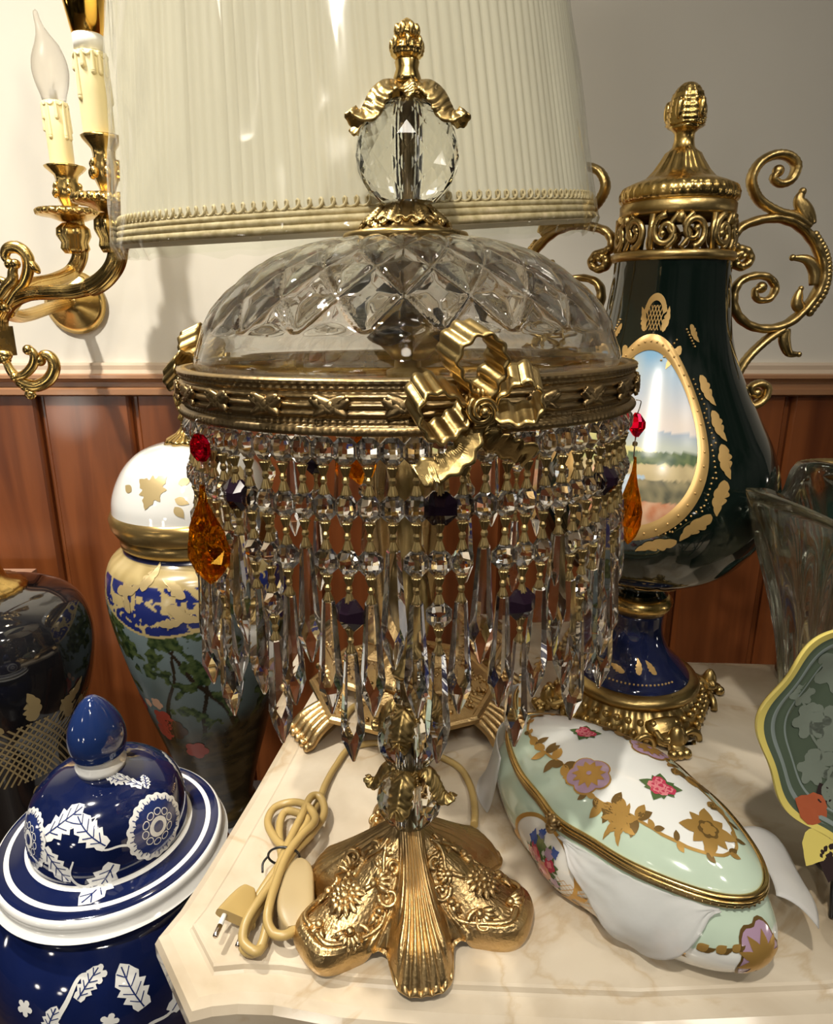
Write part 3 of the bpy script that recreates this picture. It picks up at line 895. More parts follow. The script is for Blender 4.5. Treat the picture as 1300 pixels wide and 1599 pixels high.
# prism drop: long eight-sided taper, a belt of lozenge facets, a point
def drop_mesh(L, wid):
    b = MB()
    b.lathe([(0, 0), (wid * .42, 0), (wid * .52, -.0015), (wid * .55, -.004), (wid * .78, -L * .38), (wid * 1.0, -L * .66)], 6, smooth=False)
    n = 6; A = b.lathe([(wid, -L * .66)], n)[0]
    B = [b.add((wid * .93 * math.cos(2 * PI * (k + .5) / n), wid * .93 * math.sin(2 * PI * (k + .5) / n), -L * .78)) for k in range(n)]
    tip = [b.add((wid * .14 * math.cos(2 * PI * k / n), wid * .14 * math.sin(2 * PI * k / n), -L)) for k in range(n)]
    for k in range(n):
        k2 = (k + 1) % n
        b.face([A[k], A[k2], B[k]], 0, False); b.face([A[k2], B[k2], B[k]], 0, False)
        b.face([B[k], B[k2], tip[k2]], 0, False); b.face([B[k], tip[k2], tip[k]], 0, False)
    b.face(tip, 0, False)
    import bmesh
    o = b.build('prism_drop', M_crystal); me = o.data; bpy.data.objects.remove(o)
    bm = bmesh.new(); bm.from_mesh(me); bmesh.ops.remove_doubles(bm, verts=bm.verts, dist=1e-6); bmesh.ops.recalc_face_normals(bm, faces=bm.faces); bm.to_mesh(me); bm.free()
    return me
DROP = drop_mesh(.067, .0069)
def clip(b, z):
    """a pleated brass bow-tie clip of length .0155 hanging from z"""
    f = lambda th, i, r, zq: (r * (1 + .20 * math.cos(th * 9)), zq)
    b.lathe([(0, z - .0150), (.0025, z - .0147), (.0024, z - .0142), (.0011, z - .0098)], 36, mod=f)
    b.lathe([(.0011, z - .0098), (.0019, z - .0084), (.0019, z - .0070), (.0011, z - .0056)], 7, smooth=False)
    b.lathe([(.0011, z - .0056), (.0024, z - .0012), (.0025, z - .0007), (0, z - .0002)], 36, mod=f)
    b.tube([V((0, -.0004, z + .001)), V((0, -.0004, z - .0155))], .0004, 5)
STEP = .0284
NS = 76
M_clip = mat('clip_brass', (.60, .45, .20), .34, 1)
M_wire = mat('steel_wire', (.62, .60, .55), .25, 1)
PER = [4, 3, 2, 3]
BLACK = {(0, 1): 1}
rnd = random.Random(3)
def strand_mesh(nb, ruby=False):
    b = MB()
    b.tube(spl([(0, .0015, .0045), (0, -.0005, .0035), (0, -.0012, .001), (0, 0, -.002)], 4), .00035, 6, 1)
    for i in range(nb): clip(b, -.0150 - STEP * i)
    me = b.build('crystal_strand', [M_clip, M_wire]); d = me.data; bpy.data.objects.remove(me)
    return d
SM = {n: strand_mesh(n) for n in (2, 3, 4)}
CNT = 0
def black_at(k, i):
    kk = k if k < NS / 2 else k - NS
    return (kk, i) in {(0, 1), (-4, 3), (4, 3), (-10, 1), (10, 1), (-15, 2), (20, 2), (-22, 1), (30, 2), (-32, 2)}
def inst(name, me, parent, loc, rotz=0, label=None, rx=0):
    o = bpy.data.objects.new(name, me); o.parent = parent; o.location = loc; o.rotation_euler = (rx, 0, rotz)
    col.objects.link(o)
    if label: o['label'] = label
    return o
RS = RRG - .0035
def strand(k, full):
    phi = R(7.0 + 360 / NS * k); nb = PER[k % 4]
    p = crown @ V((RS * math.sin(phi), -RS * math.cos(phi), ZR0 + .000))
    jig = rnd.uniform(-.18, .18)
    if full:
        s = inst('crystal_strand', SM[nb], lamp, p, phi + jig)
        for i in range(nb):
            zq = -.0080 - STEP * i
            tw = rnd.uniform(-.25, .25)
            if black_at(k, i): inst('octagon_bead', OCTB, s, (0, 0, zq), tw, 'black octagonal bead')
            else: inst('octagon_bead', OCT, s, (0, 0, zq), tw)
        inst('prism_drop', DROP, s, (0, 0, -.0150 - STEP * (nb - 1) - .0135), rnd.uniform(-.2, .2), rx=rnd.uniform(-.015, .015))
    else:
        # further strands: one mesh each
        b = MB(); src = SM[nb]
        def take(me, M, off):
            b0 = len(b.v)
            for v in me.vertices: b.add(M @ v.co)
            for f in me.polygons: b.face([b0 + i for i in f.vertices], f.material_index + off, f.use_smooth)
        take(src, Matrix.Identity(4), 0)
        for i in range(nb):
            zq = -.0080 - STEP * i; bl = black_at(k, i)
            take(OCTB if bl else OCT, Matrix.Translation((0, 0, zq)) @ Matrix.Rotation(rnd.uniform(-.25, .25), 4, 'Z'), 3 if bl else 2)
        take(DROP, Matrix.Translation((0, 0, -.0150 - STEP * (nb - 1) - .0135)) @ Matrix.Rotation(rnd.uniform(-.2, .2), 4, 'Z'), 2)
        o = b.build('crystal_strand', [M_clip, M_wire, M_crystal, M_black], lamp)
        o.location = p; o.rotation_euler = (0, 0, phi + jig)
PEND = {-12: 1, 15: 1, 68: 0, 40: 1}
for k in range(NS):
    kk = k if k < NS / 2 else k - NS
    phi = (7 + 360 / NS * kk)
    if abs(phi) > 100 and k % 2: continue
    strand(k, abs(phi) < 75)
# amber pendalogues under ruby beads
b = MB()
L, W_ = .058, .0150
outl = [(0, .10), (.06, .16), (.16, .22), (.30, .50), (.45, .82), (.60, 1.0), (.74, .96), (.86, .70), (.95, .34), (1, .06)]
rows = []
for t, w in outl:
    row = []
    for k in range(12):
        a = 2 * PI * k / 12 + (.26 if len(rows) % 2 else 0)
        ex_ = W_ * w * (1 + .10 * math.cos(3 * a + t * 9)); row.append(b.add((ex_ * math.cos(a), ex_ * .42 * math.sin(a) , -L * t)))
    rows.append(row)
for i in range(len(rows) - 1):
    for k in range(12):
        k2 = (k + 1) % 12; A, B = rows[i], rows[i + 1]
        b.face([A[k], A[k2], B[k]], 0, False); b.face([A[k2], B[k2], B[k]], 0, False)
b.face(rows[0][::-1], 0, False); b.face(rows[-1], 0, False)
AMB = mesh_of(b, 'amber_drop', M_amber)
for phi in (-49, 77, 197):
    ph = R(phi); rs = RRG + .004
    p = crown @ V((rs * math.sin(ph), -rs * math.cos(ph), ZR0 - .001))
    b = MB()
    b.tube(spl([(0, .004, .004), (0, -.001, .0035), (0, -.001, 0), (0, 0, -.004)], 4), .00035, 6, 1)
    b.tube([(-.001, 0, -.019), (-.001, 0, -.033)], .00035, 5, 1); b.tube([(.001, 0, -.019), (.001, 0, -.033)], .00035, 5, 1)
    b.lathe([(0, -.0255), (.0016, -.0245), (.0016, -.0225), (0, -.0215)], 7, 0, smooth=False)
    s = b.build('pendant_strand', [M_clip, M_wire], lamp); s.location = p; s.rotation_euler = (0, 0, ph)
    inst('octagon_bead', OCTR, s, (0, 0, -.0115), .2, 'ruby red bead')
    inst('amber_drop', AMB, s, (0, -.001, -.032), .35 if phi < 0 else .1, 'large amber leaf shaped drop')

# ---- flex, switch and plug, tied in a bundle left of the base
M_flex = mat('beige_flex', (.40, .28, .10), .38)
M_flex2 = mat('beige_switch_plastic', (.38, .29, .15), .42)
def T(x, y, z): return on(x, y, z) - V((LX, LY, 0))
cd = MB()
fr = .0037
route = [T(740, 1288, .012), T(741, 1262, .006), T(733, 1225, .004), T(712, 1195, .003), T(660, 1172, .003), T(600, 1160, .003), T(548, 1168, .003), T(525, 1195, .003), T(508, 1225, .004), T(498, 1250, .006), T(470, 1300, .012), T(440, 1345, .016), T(415, 1400, .014), T(385, 1450, .010), T(380, 1480, .006), T(398, 1487, .006), T(412, 1465, .010), T(425, 1400, .018), T(440, 1340, .022), T(470, 1275, .020), T(485, 1245, .016), T(500, 1245, .014), T(506, 1270, .012), T(488, 1300, .014), T(455, 1335, .020), T(438, 1360, .024), T(405, 1405, .022), T(384, 1440, .018), T(380, 1470, .012), T(400, 1486, .010), T(412, 1475, .006)]
cd.tube(spl(route, 8), fr, 10)
route2 = [T(446, 1325, .014), T(430, 1310, .012), T(418, 1285, .010), T(428, 1262, .010), T(455, 1253, .012), T(478, 1258, .018), T(492, 1280, .022), T(470, 1305, .024), T(448, 1335, .026), T(432, 1375, .026), T(420, 1415, .024), T(418, 1440, .020), T(428, 1458, .016), T(446, 1460, .016), T(465, 1448, .014)]
cd.tube(spl(route2, 8), fr, 10)
route3 = [T(440, 1340, .012), T(436, 1300, .010), T(440, 1275, .010), T(452, 1266, .012), T(480, 1280, .016), T(462, 1310, .018), T(440, 1345, .020), T(416, 1380, .016), T(390, 1420, .008)]
cd.tube(spl(route3, 8), fr, 10)
cord = cd.build('power_cord', M_flex, lamp)
# inline switch: a bevelled two-part shell
b = MB()
c0, c1 = T(462, 1350, .012), T(462, 1455, .012)
ax = (c1 - c0).normalized(); sd = V((1, .25, 0)); sd = (sd - ax * sd.dot(ax)).normalized(); upv = ax.cross(sd); upv = upv if upv.z > 0 else -upv
Ls = (c1 - c0).length
def sw(u, v):
    th = u * 2 * PI; e = .35
    cx_, sx_ = math.cos(th), math.sin(th)
    prof_w = (1 - abs(2 * v - 1) ** 4 * .55) if 0 < v < 1 else .45
    X = .0150 * prof_w * math.copysign(abs(cx_) ** e, cx_); Z = .0120 * (1 - abs(2 * v - 1) ** 3 * .45) * math.copysign(abs(sx_) ** e, sx_)
    if abs(sx_) < .12: X *= .955
    return c0 + ax * (Ls * v) + sd * X + upv * Z
b.grid(sw, 48, 22, wu=True)
b.face([b.add(sw(k / 48, 0)) for k in range(48)], 0, False); b.face([b.add(sw(k / 48, 1)) for k in range(48)][::-1], 0, False)
b.build('cord_switch', M_flex2, cord)
# plug: flat flared body with two pins pointing to the front left
b = MB()
pc = T(372, 1425, .014)
pd = (T(355, 1475, .010) - T(372, 1430, .014)); pd.z = -.002; pd.normalize(); ps = pd.cross(V((0, 0, 1))).normalized(); pu = ps.cross(pd)
ps = (ps + V((0, 0, .0))).normalized()
sdir = (T(385, 1465, .006) - T(358, 1420, .016)); sdir = (sdir - pd * sdir.dot(pd)).normalized(); pu = pd.cross(sdir)
def pl(u, v):
    th = u * 2 * PI; c_, s_ = math.cos(th), math.sin(th)
    w = .0055 + .011 * v ** .7; h = .0062 - .0008 * v
    return pc + pd * ((v - 1) * .026 + .006) + sdir * (w * math.copysign(abs(c_) ** .5, c_)) + pu * (h * math.copysign(abs(s_) ** .5, s_))
b.grid(pl, 32, 10, wu=True)
b.face([b.add(pl(k / 32, 0)) for k in range(32)], 0, False); b.face([b.add(pl(k / 32, 1)) for k in range(32)][::-1], 0, False)
plug = b.build('plug', M_flex, cord)
M_pin = mat('nickel_pin', (.62, .55, .48), .2, 1); M_white = mat('white_plastic', (.75, .74, .70), .35)
for sg in (-1, 1):
    b = MB(); o0 = pc + pd * .006 + sdir * (.0092 * sg)
    b.tube([o0 - pd * .001, o0 + pd * .009], .0021, 12, 1)
    b.tube([o0 + pd * .009, o0 + pd * .0182, o0 + pd * .019], lambda t: .0021 if t < .9 else .0012, 12, 0)
    b.build('pin', [M_pin, M_white], plug)
b = MB()
tc_ = T(443, 1337, .018); ta = (T(430, 1385, .018) - tc_).normalized(); t1_ = V((1, .2, 0)); t1_ = (t1_ - ta * t1_.dot(ta)).normalized(); t2_ = ta.cross(t1_)
b.tube([tc_ + t1_ * (.0135 * math.cos(a)) + t2_ * (.0095 * math.sin(a)) for a in [2 * PI * k / 36 for k in range(36)]], .0011, 6, closed=True)
e0 = tc_ - t1_ * .0135
b.tube(spl([e0, e0 + V((-.004, -.004, -.004)), e0 + V((-.003, -.011, -.007))], 5), .0010, 6)
b.build('wire_tie', M_smoke, cord)
# ================================================================== the brass lamp with the pleated shade, behind
BY = .72
M_fabric = mat('pleated_cream_fabric', (.86, .83, .72), .75)
_b = M_fabric.node_tree.nodes['Principled BSDF']
def translucent(m, color, fac):
    nt = m.node_tree; p = nt.nodes['Principled BSDF']; o = [n for n in nt.nodes if n.type == 'OUTPUT_MATERIAL'][0]
    t = nt.nodes.new('ShaderNodeBsdfTranslucent'); t.inputs['Color'].default_value = (*color, 1)
    x = nt.nodes.new('ShaderNodeMixShader'); x.inputs[0].default_value = fac
    nt.links.new(p.outputs[0], x.inputs[1]); nt.links.new(t.outputs[0], x.inputs[2]); nt.links.new(x.outputs[0], o.inputs['Surface'])
translucent(M_fabric, (.9, .84, .66), .35)
M_lining = mat('cream_lining', (.82, .74, .58), .7)
M_braid = mat('gold_braid', (.42, .33, .17), .6, var=(.62, .52, .32), vscale=160)
def film(name, tint=(.985, 1, .97), rough=.10, spec=.0):
    """clear thin plastic: mostly see-through, shiny on its creases"""
    m = bpy.data.materials.new(name); m.use_nodes = True; nt = m.node_tree; nt.nodes.clear(); lk = nt.links
    t = nt.nodes.new('ShaderNodeBsdfTransparent'); t.inputs['Color'].default_value = (*tint, 1)
    g = nt.nodes.new('ShaderNodeBsdfGlossy'); g.inputs['Roughness'].default_value = rough
    f = nt.nodes.new('ShaderNodeLayerWeight'); f.inputs['Blend'].default_value = .5
    a0 = nt.nodes.new('ShaderNodeMath'); a0.operation = 'POWER'; a0.inputs[1].default_value = 4; lk.new(f.outputs['Facing'], a0.inputs[0])
    a = nt.nodes.new('ShaderNodeMath'); a.operation = 'MULTIPLY_ADD'; a.inputs[1].default_value = .6; a.inputs[2].default_value = .06 + spec; lk.new(a0.outputs[0], a.inputs[0])
    x = nt.nodes.new('ShaderNodeMixShader'); lk.new(a.outputs[0], x.inputs[0]); lk.new(t.outputs[0], x.inputs[1]); lk.new(g.outputs[0], x.inputs[2])
    o = nt.nodes.new('ShaderNodeOutputMaterial'); lk.new(x.outputs[0], o.inputs[0])
    return m
M_film = film('clear_plastic_film')
bp = on(632, 1085, .03); BX = bp.x; BYc = .755
blamp = empty('brass_table_lamp', (BX, BYc, 0), 'brass column table lamp wearing the big pleated cream shade in plastic film', 'lamp')
sh_c = at(563, 361, BY)                     # shade: centre of its lower rim
SRL = rr(350, 360, BY); SRT, SHH = SRL * .74, .34
lean = Matrix.Translation(sh_c - V((BX, BYc, 0))) @ Matrix.Rotation(R(-3.0), 4, 'Y') @ Matrix.Rotation(R(5.5), 4, 'X')
def shade_r(h): return SRL + (SRT - SRL) * h / SHH
NPL = 150
prnd = random.Random(5)
pleat_w = [prnd.uniform(.5, 1.3) for _ in range(NPL)]
def pleat(th, h):
    x = th / (2 * PI) * NPL; k = int(x) % NPL; t = x - int(x)
    soft = .0016 * noise.noise(V((math.cos(th) * 7, math.sin(th) * 7, h * 3)))
    return .0018 * pleat_w[k] * (abs(t - .5) * 2) ** 1.5 + soft
b = MB(lean)
b.grid(lambda u, v: V(((shade_r(SHH * v) - pleat(u * 2 * PI, SHH * v)) * math.cos(u * 2 * PI), (shade_r(SHH * v) - pleat(u * 2 * PI, SHH * v)) * math.sin(u * 2 * PI), SHH * v)), NPL * 6, 14, wu=True)
shade = b.build('lamp_shade', M_fabric, blamp)
b = MB(lean)
b.grid(lambda u, v: V(((shade_r(SHH * v) - .005) * math.cos(u * 2 * PI), (shade_r(SHH * v) - .005) * math.sin(u * 2 * PI), SHH * v)), 120, 6, wu=True, flip=True)
b.grid(lambda u, v: V(((shade_r(0) - .005 * v) * math.cos(u * 2 * PI), (shade_r(0) - .005 * v) * math.sin(u * 2 * PI), -.0005 - .004 * math.sin(PI * v))), 120, 3, wu=True, flip=True)
b.build('shade_lining', M_lining, shade)
# braid: two corded rows with a row of loops above
b = MB(lean)
def ring(z, off): return lambda th: V(((shade_r(z) + off) * math.cos(th), (shade_r(z) + off) * math.sin(th), z))
for z, r in ((.0025, .0032), (.0075, .0030), (.0120, .0024)):
    f = ring(z, .0012)
    b.tube([f(2 * PI * k / 240) for k in range(240)], r, 7, closed=True)
pts = []
NL = 170
for k in range(NL * 8):
    th = 2 * PI * k / (NL * 8); a = 2 * PI * k / 8
    q = ring(.0175 + .0032 * math.sin(a), .0018 + .0008 * math.cos(a))(th + .013 * math.cos(a)); pts.append(q)
b.tube(pts, .0011, 5, closed=True)
for k in range(NL):
    q = ring(.0165, .0015)(2 * PI * (k + .3) / NL); b.ball(q, .0016, nu=6, nv=5)
b.build('shade_braid', M_braid, shade)
# crumpled clear film wrapped round the shade, gathered and hanging under the rim
frnd = random.Random(11)
def film_pt(u, v):
    th = u * 2 * PI; h = -.012 + (SHH + .016) * v
    c, s = math.cos(th), math.sin(th)
    left = math.exp(-((((th - R(205)) + PI) % (2 * PI) - PI) / .62) ** 2)
    n1 = noise.noise(V((c * 3.1, s * 3.1, h * 5.5 + th * .4))); n2 = noise.noise(V((c * 9 + 4, s * 9, h * 16))); n3 = abs(noise.noise(V((c * 5 + 9, s * 5 + h * 12, h * 9))))
    n4 = abs(noise.noise(V((c * 13 + h * 30, s * 13 + 2, h * 6))))
    off = .0045 + .0035 * n1 + .0016 * n2 + (.002 + .003 * left) * (.5 - n3) + .0025 * left * (.4 - n4)
    r = shade_r(max(0, h)) + max(.0035, off)
    if h < 0: r -= .35 * -h + .003 * noise.noise(V((c * 14, s * 14, 0)))
    z = h + (.004 * noise.noise(V((c * 9, s * 9, 7))) if v < .04 else 0)
    return V((r * c, r * s, z))
b = MB(lean); b.grid(film_pt, 520, 90, wu=True, smooth=True)
b.build('plastic_wrap', M_film, shade)
# column and octagonal footed base
b = MB()
def oct_r(th, r): 
    a = ((th - R(22.5) + PI / 8) % (PI / 4)) - PI / 8
    return r * math.cos(PI / 8) / math.cos(a)
bz = .034
p1_ = on(515, 1147, bz); R8 = (V((p1_.x - BX, p1_.y - BYc, 0))).length
R8 = .118
# top plate with textured field and raised border
b.lathe([(0, bz - .012), (R8 * .93, bz - .012), (R8, bz - .007), (R8, bz - .002), (R8 * .97, bz), (R8 * .93, bz), (R8 * .91, bz - .002), (R8 * .60, bz + .001), (R8 * .55, bz + .004), (R8 * .40, bz + .012), (0, bz + .014)], 160,
        mod=lambda th, i, r, z: (oct_r(th, r) if i < 9 else r, z), smooth=False)
rn = random.Random(2)
for k in range(260):
    a = rn.uniform(0, 2 * PI); q = oct_r(a, R8) * rn.uniform(.62, .89)
    b.ball((q * math.cos(a), q * math.sin(a), bz), rn.uniform(.0016, .0034), (1, 1, .7), 6, 4)
b.build('base', M_basegold, blamp)
for k in range(4):
    a = R(45 + 90 * k)
    if k == 2: a = R(213)
    if k == 3: a = R(327)
    d = V((math.cos(a), math.sin(a), 0)); s = V((-d.y, d.x, 0))
    b = MB()
    for j in range(5):
        o = (j - 2) * .0105
        path = [d * (.070 + .0) + s * o * .55 + V((0, 0, bz - .004)), d * .104 + s * o * .8 + V((0, 0, bz - .008)), d * .126 + s * o * 1.0 + V((0, 0, .017)), d * .137 + s * o * 1.12 + V((0, 0, .0065)), d * .143 + s * o * 1.15 + V((0, 0, .0050))]
        b.tube(spl(path, 6), lambda t: .0062 - .0014 * t, 10)
        b.ball(path[-1], .0049, nu=10, nv=8)
    b.build('foot', M_basegold, blamp)
b = MB()
z0 = bz + .012
zt = sh_c.z
def colm(th, i, r, z):
    return (r * (1 + .07 * math.cos(th * 14) * (1 if .12 < z < .40 else .4)), z)
pr = [(.0, z0), (.050, z0), (.052, z0 + .008), (.036, z0 + .018), (.020, z0 + .030), (.016, z0 + .045), (.022, z0 + .06), (.030, z0 + .075), (.034, z0 + .11), (.038, z0 + .16), (.042, z0 + .21), (.044, z0 + .25), (.040, z0 + .285), (.026, z0 + .31), (.018, z0 + .325), (.024, z0 + .335), (.018, z0 + .345), (.010, z0 + .36), (.008, z0 + .5), (0, z0 + .5)]
pr = [(max(0, q.x), q.y) for q in spl([(r, z, 0) for r, z in pr], 5)]
b.lathe(pr, 140, mod=colm)
b.build('column', M_basegold, blamp)
# the fitter that carries the shade
b = MB(lean)
b.lathe([(.009, .10), (.022, .10), (.022, .106), (.009, .106)], 24)
for k in range(3):
    a = 2 * PI * k / 3 + .5
    b.tube([V((.016 * math.cos(a), .016 * math.sin(a), .103)), V(((shade_r(.10) - .006) * math.cos(a), (shade_r(.10) - .006) * math.sin(a), .103))], .0025, 8)
b.tube([lean.inverted() @ V((0, 0, z0 + .49)), V((0, 0, .106))], .008, 10)
b.build('shade_fitter', M_brass, blamp)

# ================================================================== wall sconce at the left
M_candle = mat('ivory_candle_sleeve', (.84, .72, .40), .38, var=(.88, .79, .50), vscale=9, sss=.1)
M_bulbglass = glass('frosted_bulb_glass', (.93, .92, .90), 1.25, .35, .15)
M_bulbwhite = mat('white_ceramic_collar', (.85, .84, .80), .3)
M_bulbgold = mat('gold_foil_collar', (.95, .58, .12), .12, 1)
M_lit = mat('lit_bulb_glass', (1, .95, .85), .3, emis=(1, .86, .60), estr=10)
S2, S1 = .875, 1.13
sx = at(-40, 300, 1.05)
sc = empty('wall_sconce', (at(-30, 1320 / 2.498, 1.0).x, WY, zz(470, 1.0)), 'gilt scrolled wall sconce with two dripping candle arms, beside the lamp shade', 'wall lamp')
SO = V(sc.location)
def sp(x, y, Y): return at(x / 2.498, y / 2.498, Y) - SO
def flute(n=16, k=.09): return [(math.cos(2 * PI * i / (n * 3)) * (1 + k * math.cos(n * 2 * PI * i / (n * 3))), math.sin(2 * PI * i / (n * 3)) * (1 + k * math.cos(n * 2 * PI * i / (n * 3)))) for i in range(n * 3)]
SEC = flute()
# wall plate and stem (mostly outside the picture) with square boss
b = MB()
c = V((0, 0, 0))
b.lathe([(0, 0), (.05, 0), (.055, .006), (.045, .014), (.02, .02), (0, .02)], 40)
pl_ = b
b = MB(Matrix.Rotation(R(90), 4, 'X'))
b.lathe([(0, 0), (.050, 0), (.055, .006), (.045, .014), (.02, .022), (.014, .03), (0, .03)], 40)
b.build('wall_plate', M_gold, sc)
YB = .95
bo = sp(20, 1330, YB)
b = MB()
b.tube(spl([V((0, -.02, 0)), V((0, -.10, -.01)), V((bo.x * .3 - .01, bo.y * .6, bo.z + .03)), bo + V((-.016, 0, .045)), bo + V((-.014, 0, .022))], 8), .009, sect=SEC)
b.build('stem', M_gold, sc)
b = MB(Matrix.Translation(bo + V((-.012, 0, 0))) @ Matrix.Rotation(R(-28), 4, 'Z'))
b.box((-.016, -.016, -.019), (.016, .016, .019)); b.box((-.011, -.0175, -.014), (.011, -.0155, .014)); b.box((.0155, -.011, -.014), (.0175, .011, .014))
for k in range(4):
    b.ball((.006 * math.cos(PI * k / 2 + .78), -.0175, .006 * math.sin(PI * k / 2 + .78)), .005, (1, .4, 1), 8, 6)
b.lathe([(.0, -.030), (.010, -.028), (.014, -.022), (.014, -.019)], 16)
b.build('boss', M_gold, sc)
def candle_arm(path, rad, cup_px, name_lit, Y, bob_px, cup, can, lean_=0):
    arm = MB(); arm.tube(spl(path, 10), rad, sect=SEC); a = arm.build('arm', M_gold, sc); return a
# front arm
pa = [sp(5, 1290, YB), sp(8, 1235, YB), sp(45, 1180, .94), sp(110, 1148, .93), sp(200, 1140, .91), sp(300, 1135, .90), sp(385, 1105, .885), sp(445, 1040, S2), sp(462, 960, S2), sp(450, 880, S2), sp(432, 800, S2)]
b = MB(); b.tube(spl(pa, 8), lambda t: rr(10.5, 450, S2) * (1.28 if .55 < t < .85 else 1.0), sect=SEC); b.build('arm', M_gold, sc)
pb = [sp(20, 1215, YB), sp(70, 1150, .99), sp(130, 1115, 1.03), sp(215, 1095, 1.08), sp(280, 1060, S1), sp(312, 1000, S1), sp(308, 930, S1), sp(296, 860, S1)]
b = MB(); b.tube(spl(pb, 8), rr(10.5, 420, S1), sect=SEC); b.build('arm', M_gold, sc)
def axis_build(p0, p1, scale):
    """frame whose z runs from p0 to p1"""
    z = (p1 - p0).normalized(); x = V((1, 0, 0)); x = (x - z * x.dot(z)).normalized(); y = z.cross(x)
    M = Matrix((x, y, z)).transposed().to_4x4(); M.translation = p0
    return M
def candle_set(Y, bob, cup0, cup1, can1, hw_bob, hw_cup, hw_can, lit):
    k = lambda px, y: rr(px / 2.498, y / 2.498, Y)
    p0 = sp(*bob, Y); p1 = sp(*cup1, Y); M = axis_build(p0, V((p0.x, p0.y, p1.z)), 1); L = p1.z - p0.z
    b = MB(M)
    Rb = k(hw_bob, bob[1])
    # drip pan: scalloped rim with pointed leaf edge
    def bm_(th, i, r, z):
        if i in (3, 4, 5, 6): return r * (1 + .05 * abs(math.cos(th * 11))), z - (.006 * abs(math.sin(th * 11)) if i == 5 else 0)
        return r, z
    b.lathe([(0, -.012), (Rb * .35, -.010), (Rb * .70, -.004), (Rb * .97, -.002), (Rb * 1.02, .0005), (Rb * 1.03, .004), (Rb * .97, .007), (Rb * .80, .004), (Rb * .3, .002), (0, .002)], 132, mod=bm_)
    pan = b.build('drip_pan', M_gold, sc)
    b = MB(M)
    rc = k(hw_cup, cup1[1])
    b.lathe([(0, 0), (rc * .32, .002), (rc * .30, L * .10), (rc * .42, L * .22), (rc * .62, L * .38), (rc * .66, L * .55), (rc * .52, L * .68), (rc * .58, L * .80), (rc * .95, L * .94), (rc, L * .98), (rc * .93, L), (rc * .7, L * .96), (0, L * .96)], 60,
            mod=lambda th, i, r, z: (r * (1 + (.07 * math.cos(th * 6) if 2 <= i <= 6 else .015 * math.cos(th * 12))), z))
    for q in range(6):
        a = 2 * PI * q / 6
        for (zq, rq, s_) in ((.44, .66, .0055), (.58, .64, .004)):
            b.ball((rc * rq * math.cos(a), rc * rq * math.sin(a), L * zq), s_, (1, 1, 1.2), 8, 6)
    b.build('candle_cup', M_gold, sc)
    # knop of leaves below the pan
    b = MB(M)
    b.lathe([(0, -.055), (Rb * .34, -.055), (Rb * .44, -.048), (Rb * .40, -.040), (Rb * .52, -.030), (Rb * .50, -.020), (Rb * .30, -.012), (0, -.010)], 48, mod=lambda th, i, r, z: (r * (1 + .08 * math.cos(th * 8)), z))
    b.build('knop', M_gold, sc)
    # candle sleeve with wax drips
    q0, q1 = p1, sp(*can1, Y); hc = q1.z - p1.z; rcn = k(hw_can, can1[1])
    M2 = axis_build(q0, V((q0.x, q0.y, q1.z)), 1)
    b = MB(M2)
    b.lathe([(rcn * .98, -.004), (rcn, hc * .5), (rcn, hc * .95), (rcn * .9, hc), (rcn * .5, hc), (0, hc)], 40)
    dr = random.Random(int(Y * 100))
    for j in range(11):
        a = 2 * PI * j / 11 + dr.uniform(-.15, .15); Ld = hc * dr.choice([.18, .25, .34, .42, .55])
        pts = [V((rcn * .97 * math.cos(a), rcn * .97 * math.sin(a), hc * .98 - Ld * t)) for t in (0, .3, .6, .85, 1)]
        b.tube(spl(pts, 4), lambda t: rcn * (.13 + .07 * t) if t < .97 else rcn * .12, 8); b.ball(pts[-1], rcn * .20, nu=8, nv=6)
        a2 = a + 2 * PI / 22
        pts = [V((rcn * .99 * math.cos(a + (a2 * 2 - a * 2) * t), rcn * .99 * math.sin(a + (a2 * 2 - a * 2) * t), hc * (.97 - .05 * math.sin(PI * t)) )) for t in (0, .25, .5, .75, 1)]
        b.tube(pts, rcn * .10, 6)
    b.build('candle_sleeve', M_candle, sc)
    return M2, hc, rcn
M2, hc, rcn = candle_set(S2, (427, 790), None, (388, 530), (338, 205), 130, 78, 61, True)
b = MB(M2)
b.lathe([(0, hc), (rcn * .92, hc), (rcn * .94, hc + .016), (0, hc + .016)], 32, mat=1)
b.lathe([(0, hc + .0165), (rcn * .95, hc + .0165), (rcn * 1.32, hc + .052), (rcn * 1.34, hc + .056), (rcn * 1.2, hc + .056)], 40, mat=0)
b.build('bulb_collar', [M_bulbgold, M_bulbwhite], sc)
b = MB(M2)
b.lathe([(rcn * 1.2, hc + .0562), (rcn * 1.3, hc + .075), (rcn * 1.05, hc + .10), (rcn * .5, hc + .125), (0, hc + .14)], 32)
b.build('lit_bulb', M_lit, sc)
bulb_at = SO + M2 @ V((0, 0, hc + .09))
M1, hc1, rc1 = candle_set(S1, (278, 838), None, (245, 648), (193, 398), 120, 76, 46, False)
b = MB(M1)
k1 = lambda px: rr(px / 2.498, 60, S1)
hz = lambda y: (at(78, y / 2.498, S1) - SO).z - M1.translation.z
prf = [(0, hc1 - .002), (k1(40), hc1), (k1(48), hz(372)), (k1(60), hz(330)), (k1(67), hz(280)), (k1(62), hz(230)), (k1(44), hz(175)), (k1(26), hz(135)), (k1(15), hz(100)), (k1(11), hz(70)), (k1(8), hz(45)), (0, hz(36))]
pr2 = [(max(0, q.x), q.y) for q in spl([(r, z, 0) for r, z in prf], 4)]
pr2[0] = (0, pr2[0][1]); pr2[-1] = (0, pr2[-1][1])
def bend(th, i, r, z): return r, z
b.lathe(pr2, 32)
zb0 = hz(175); zb1 = hz(36)
Mi = M1.inverted()
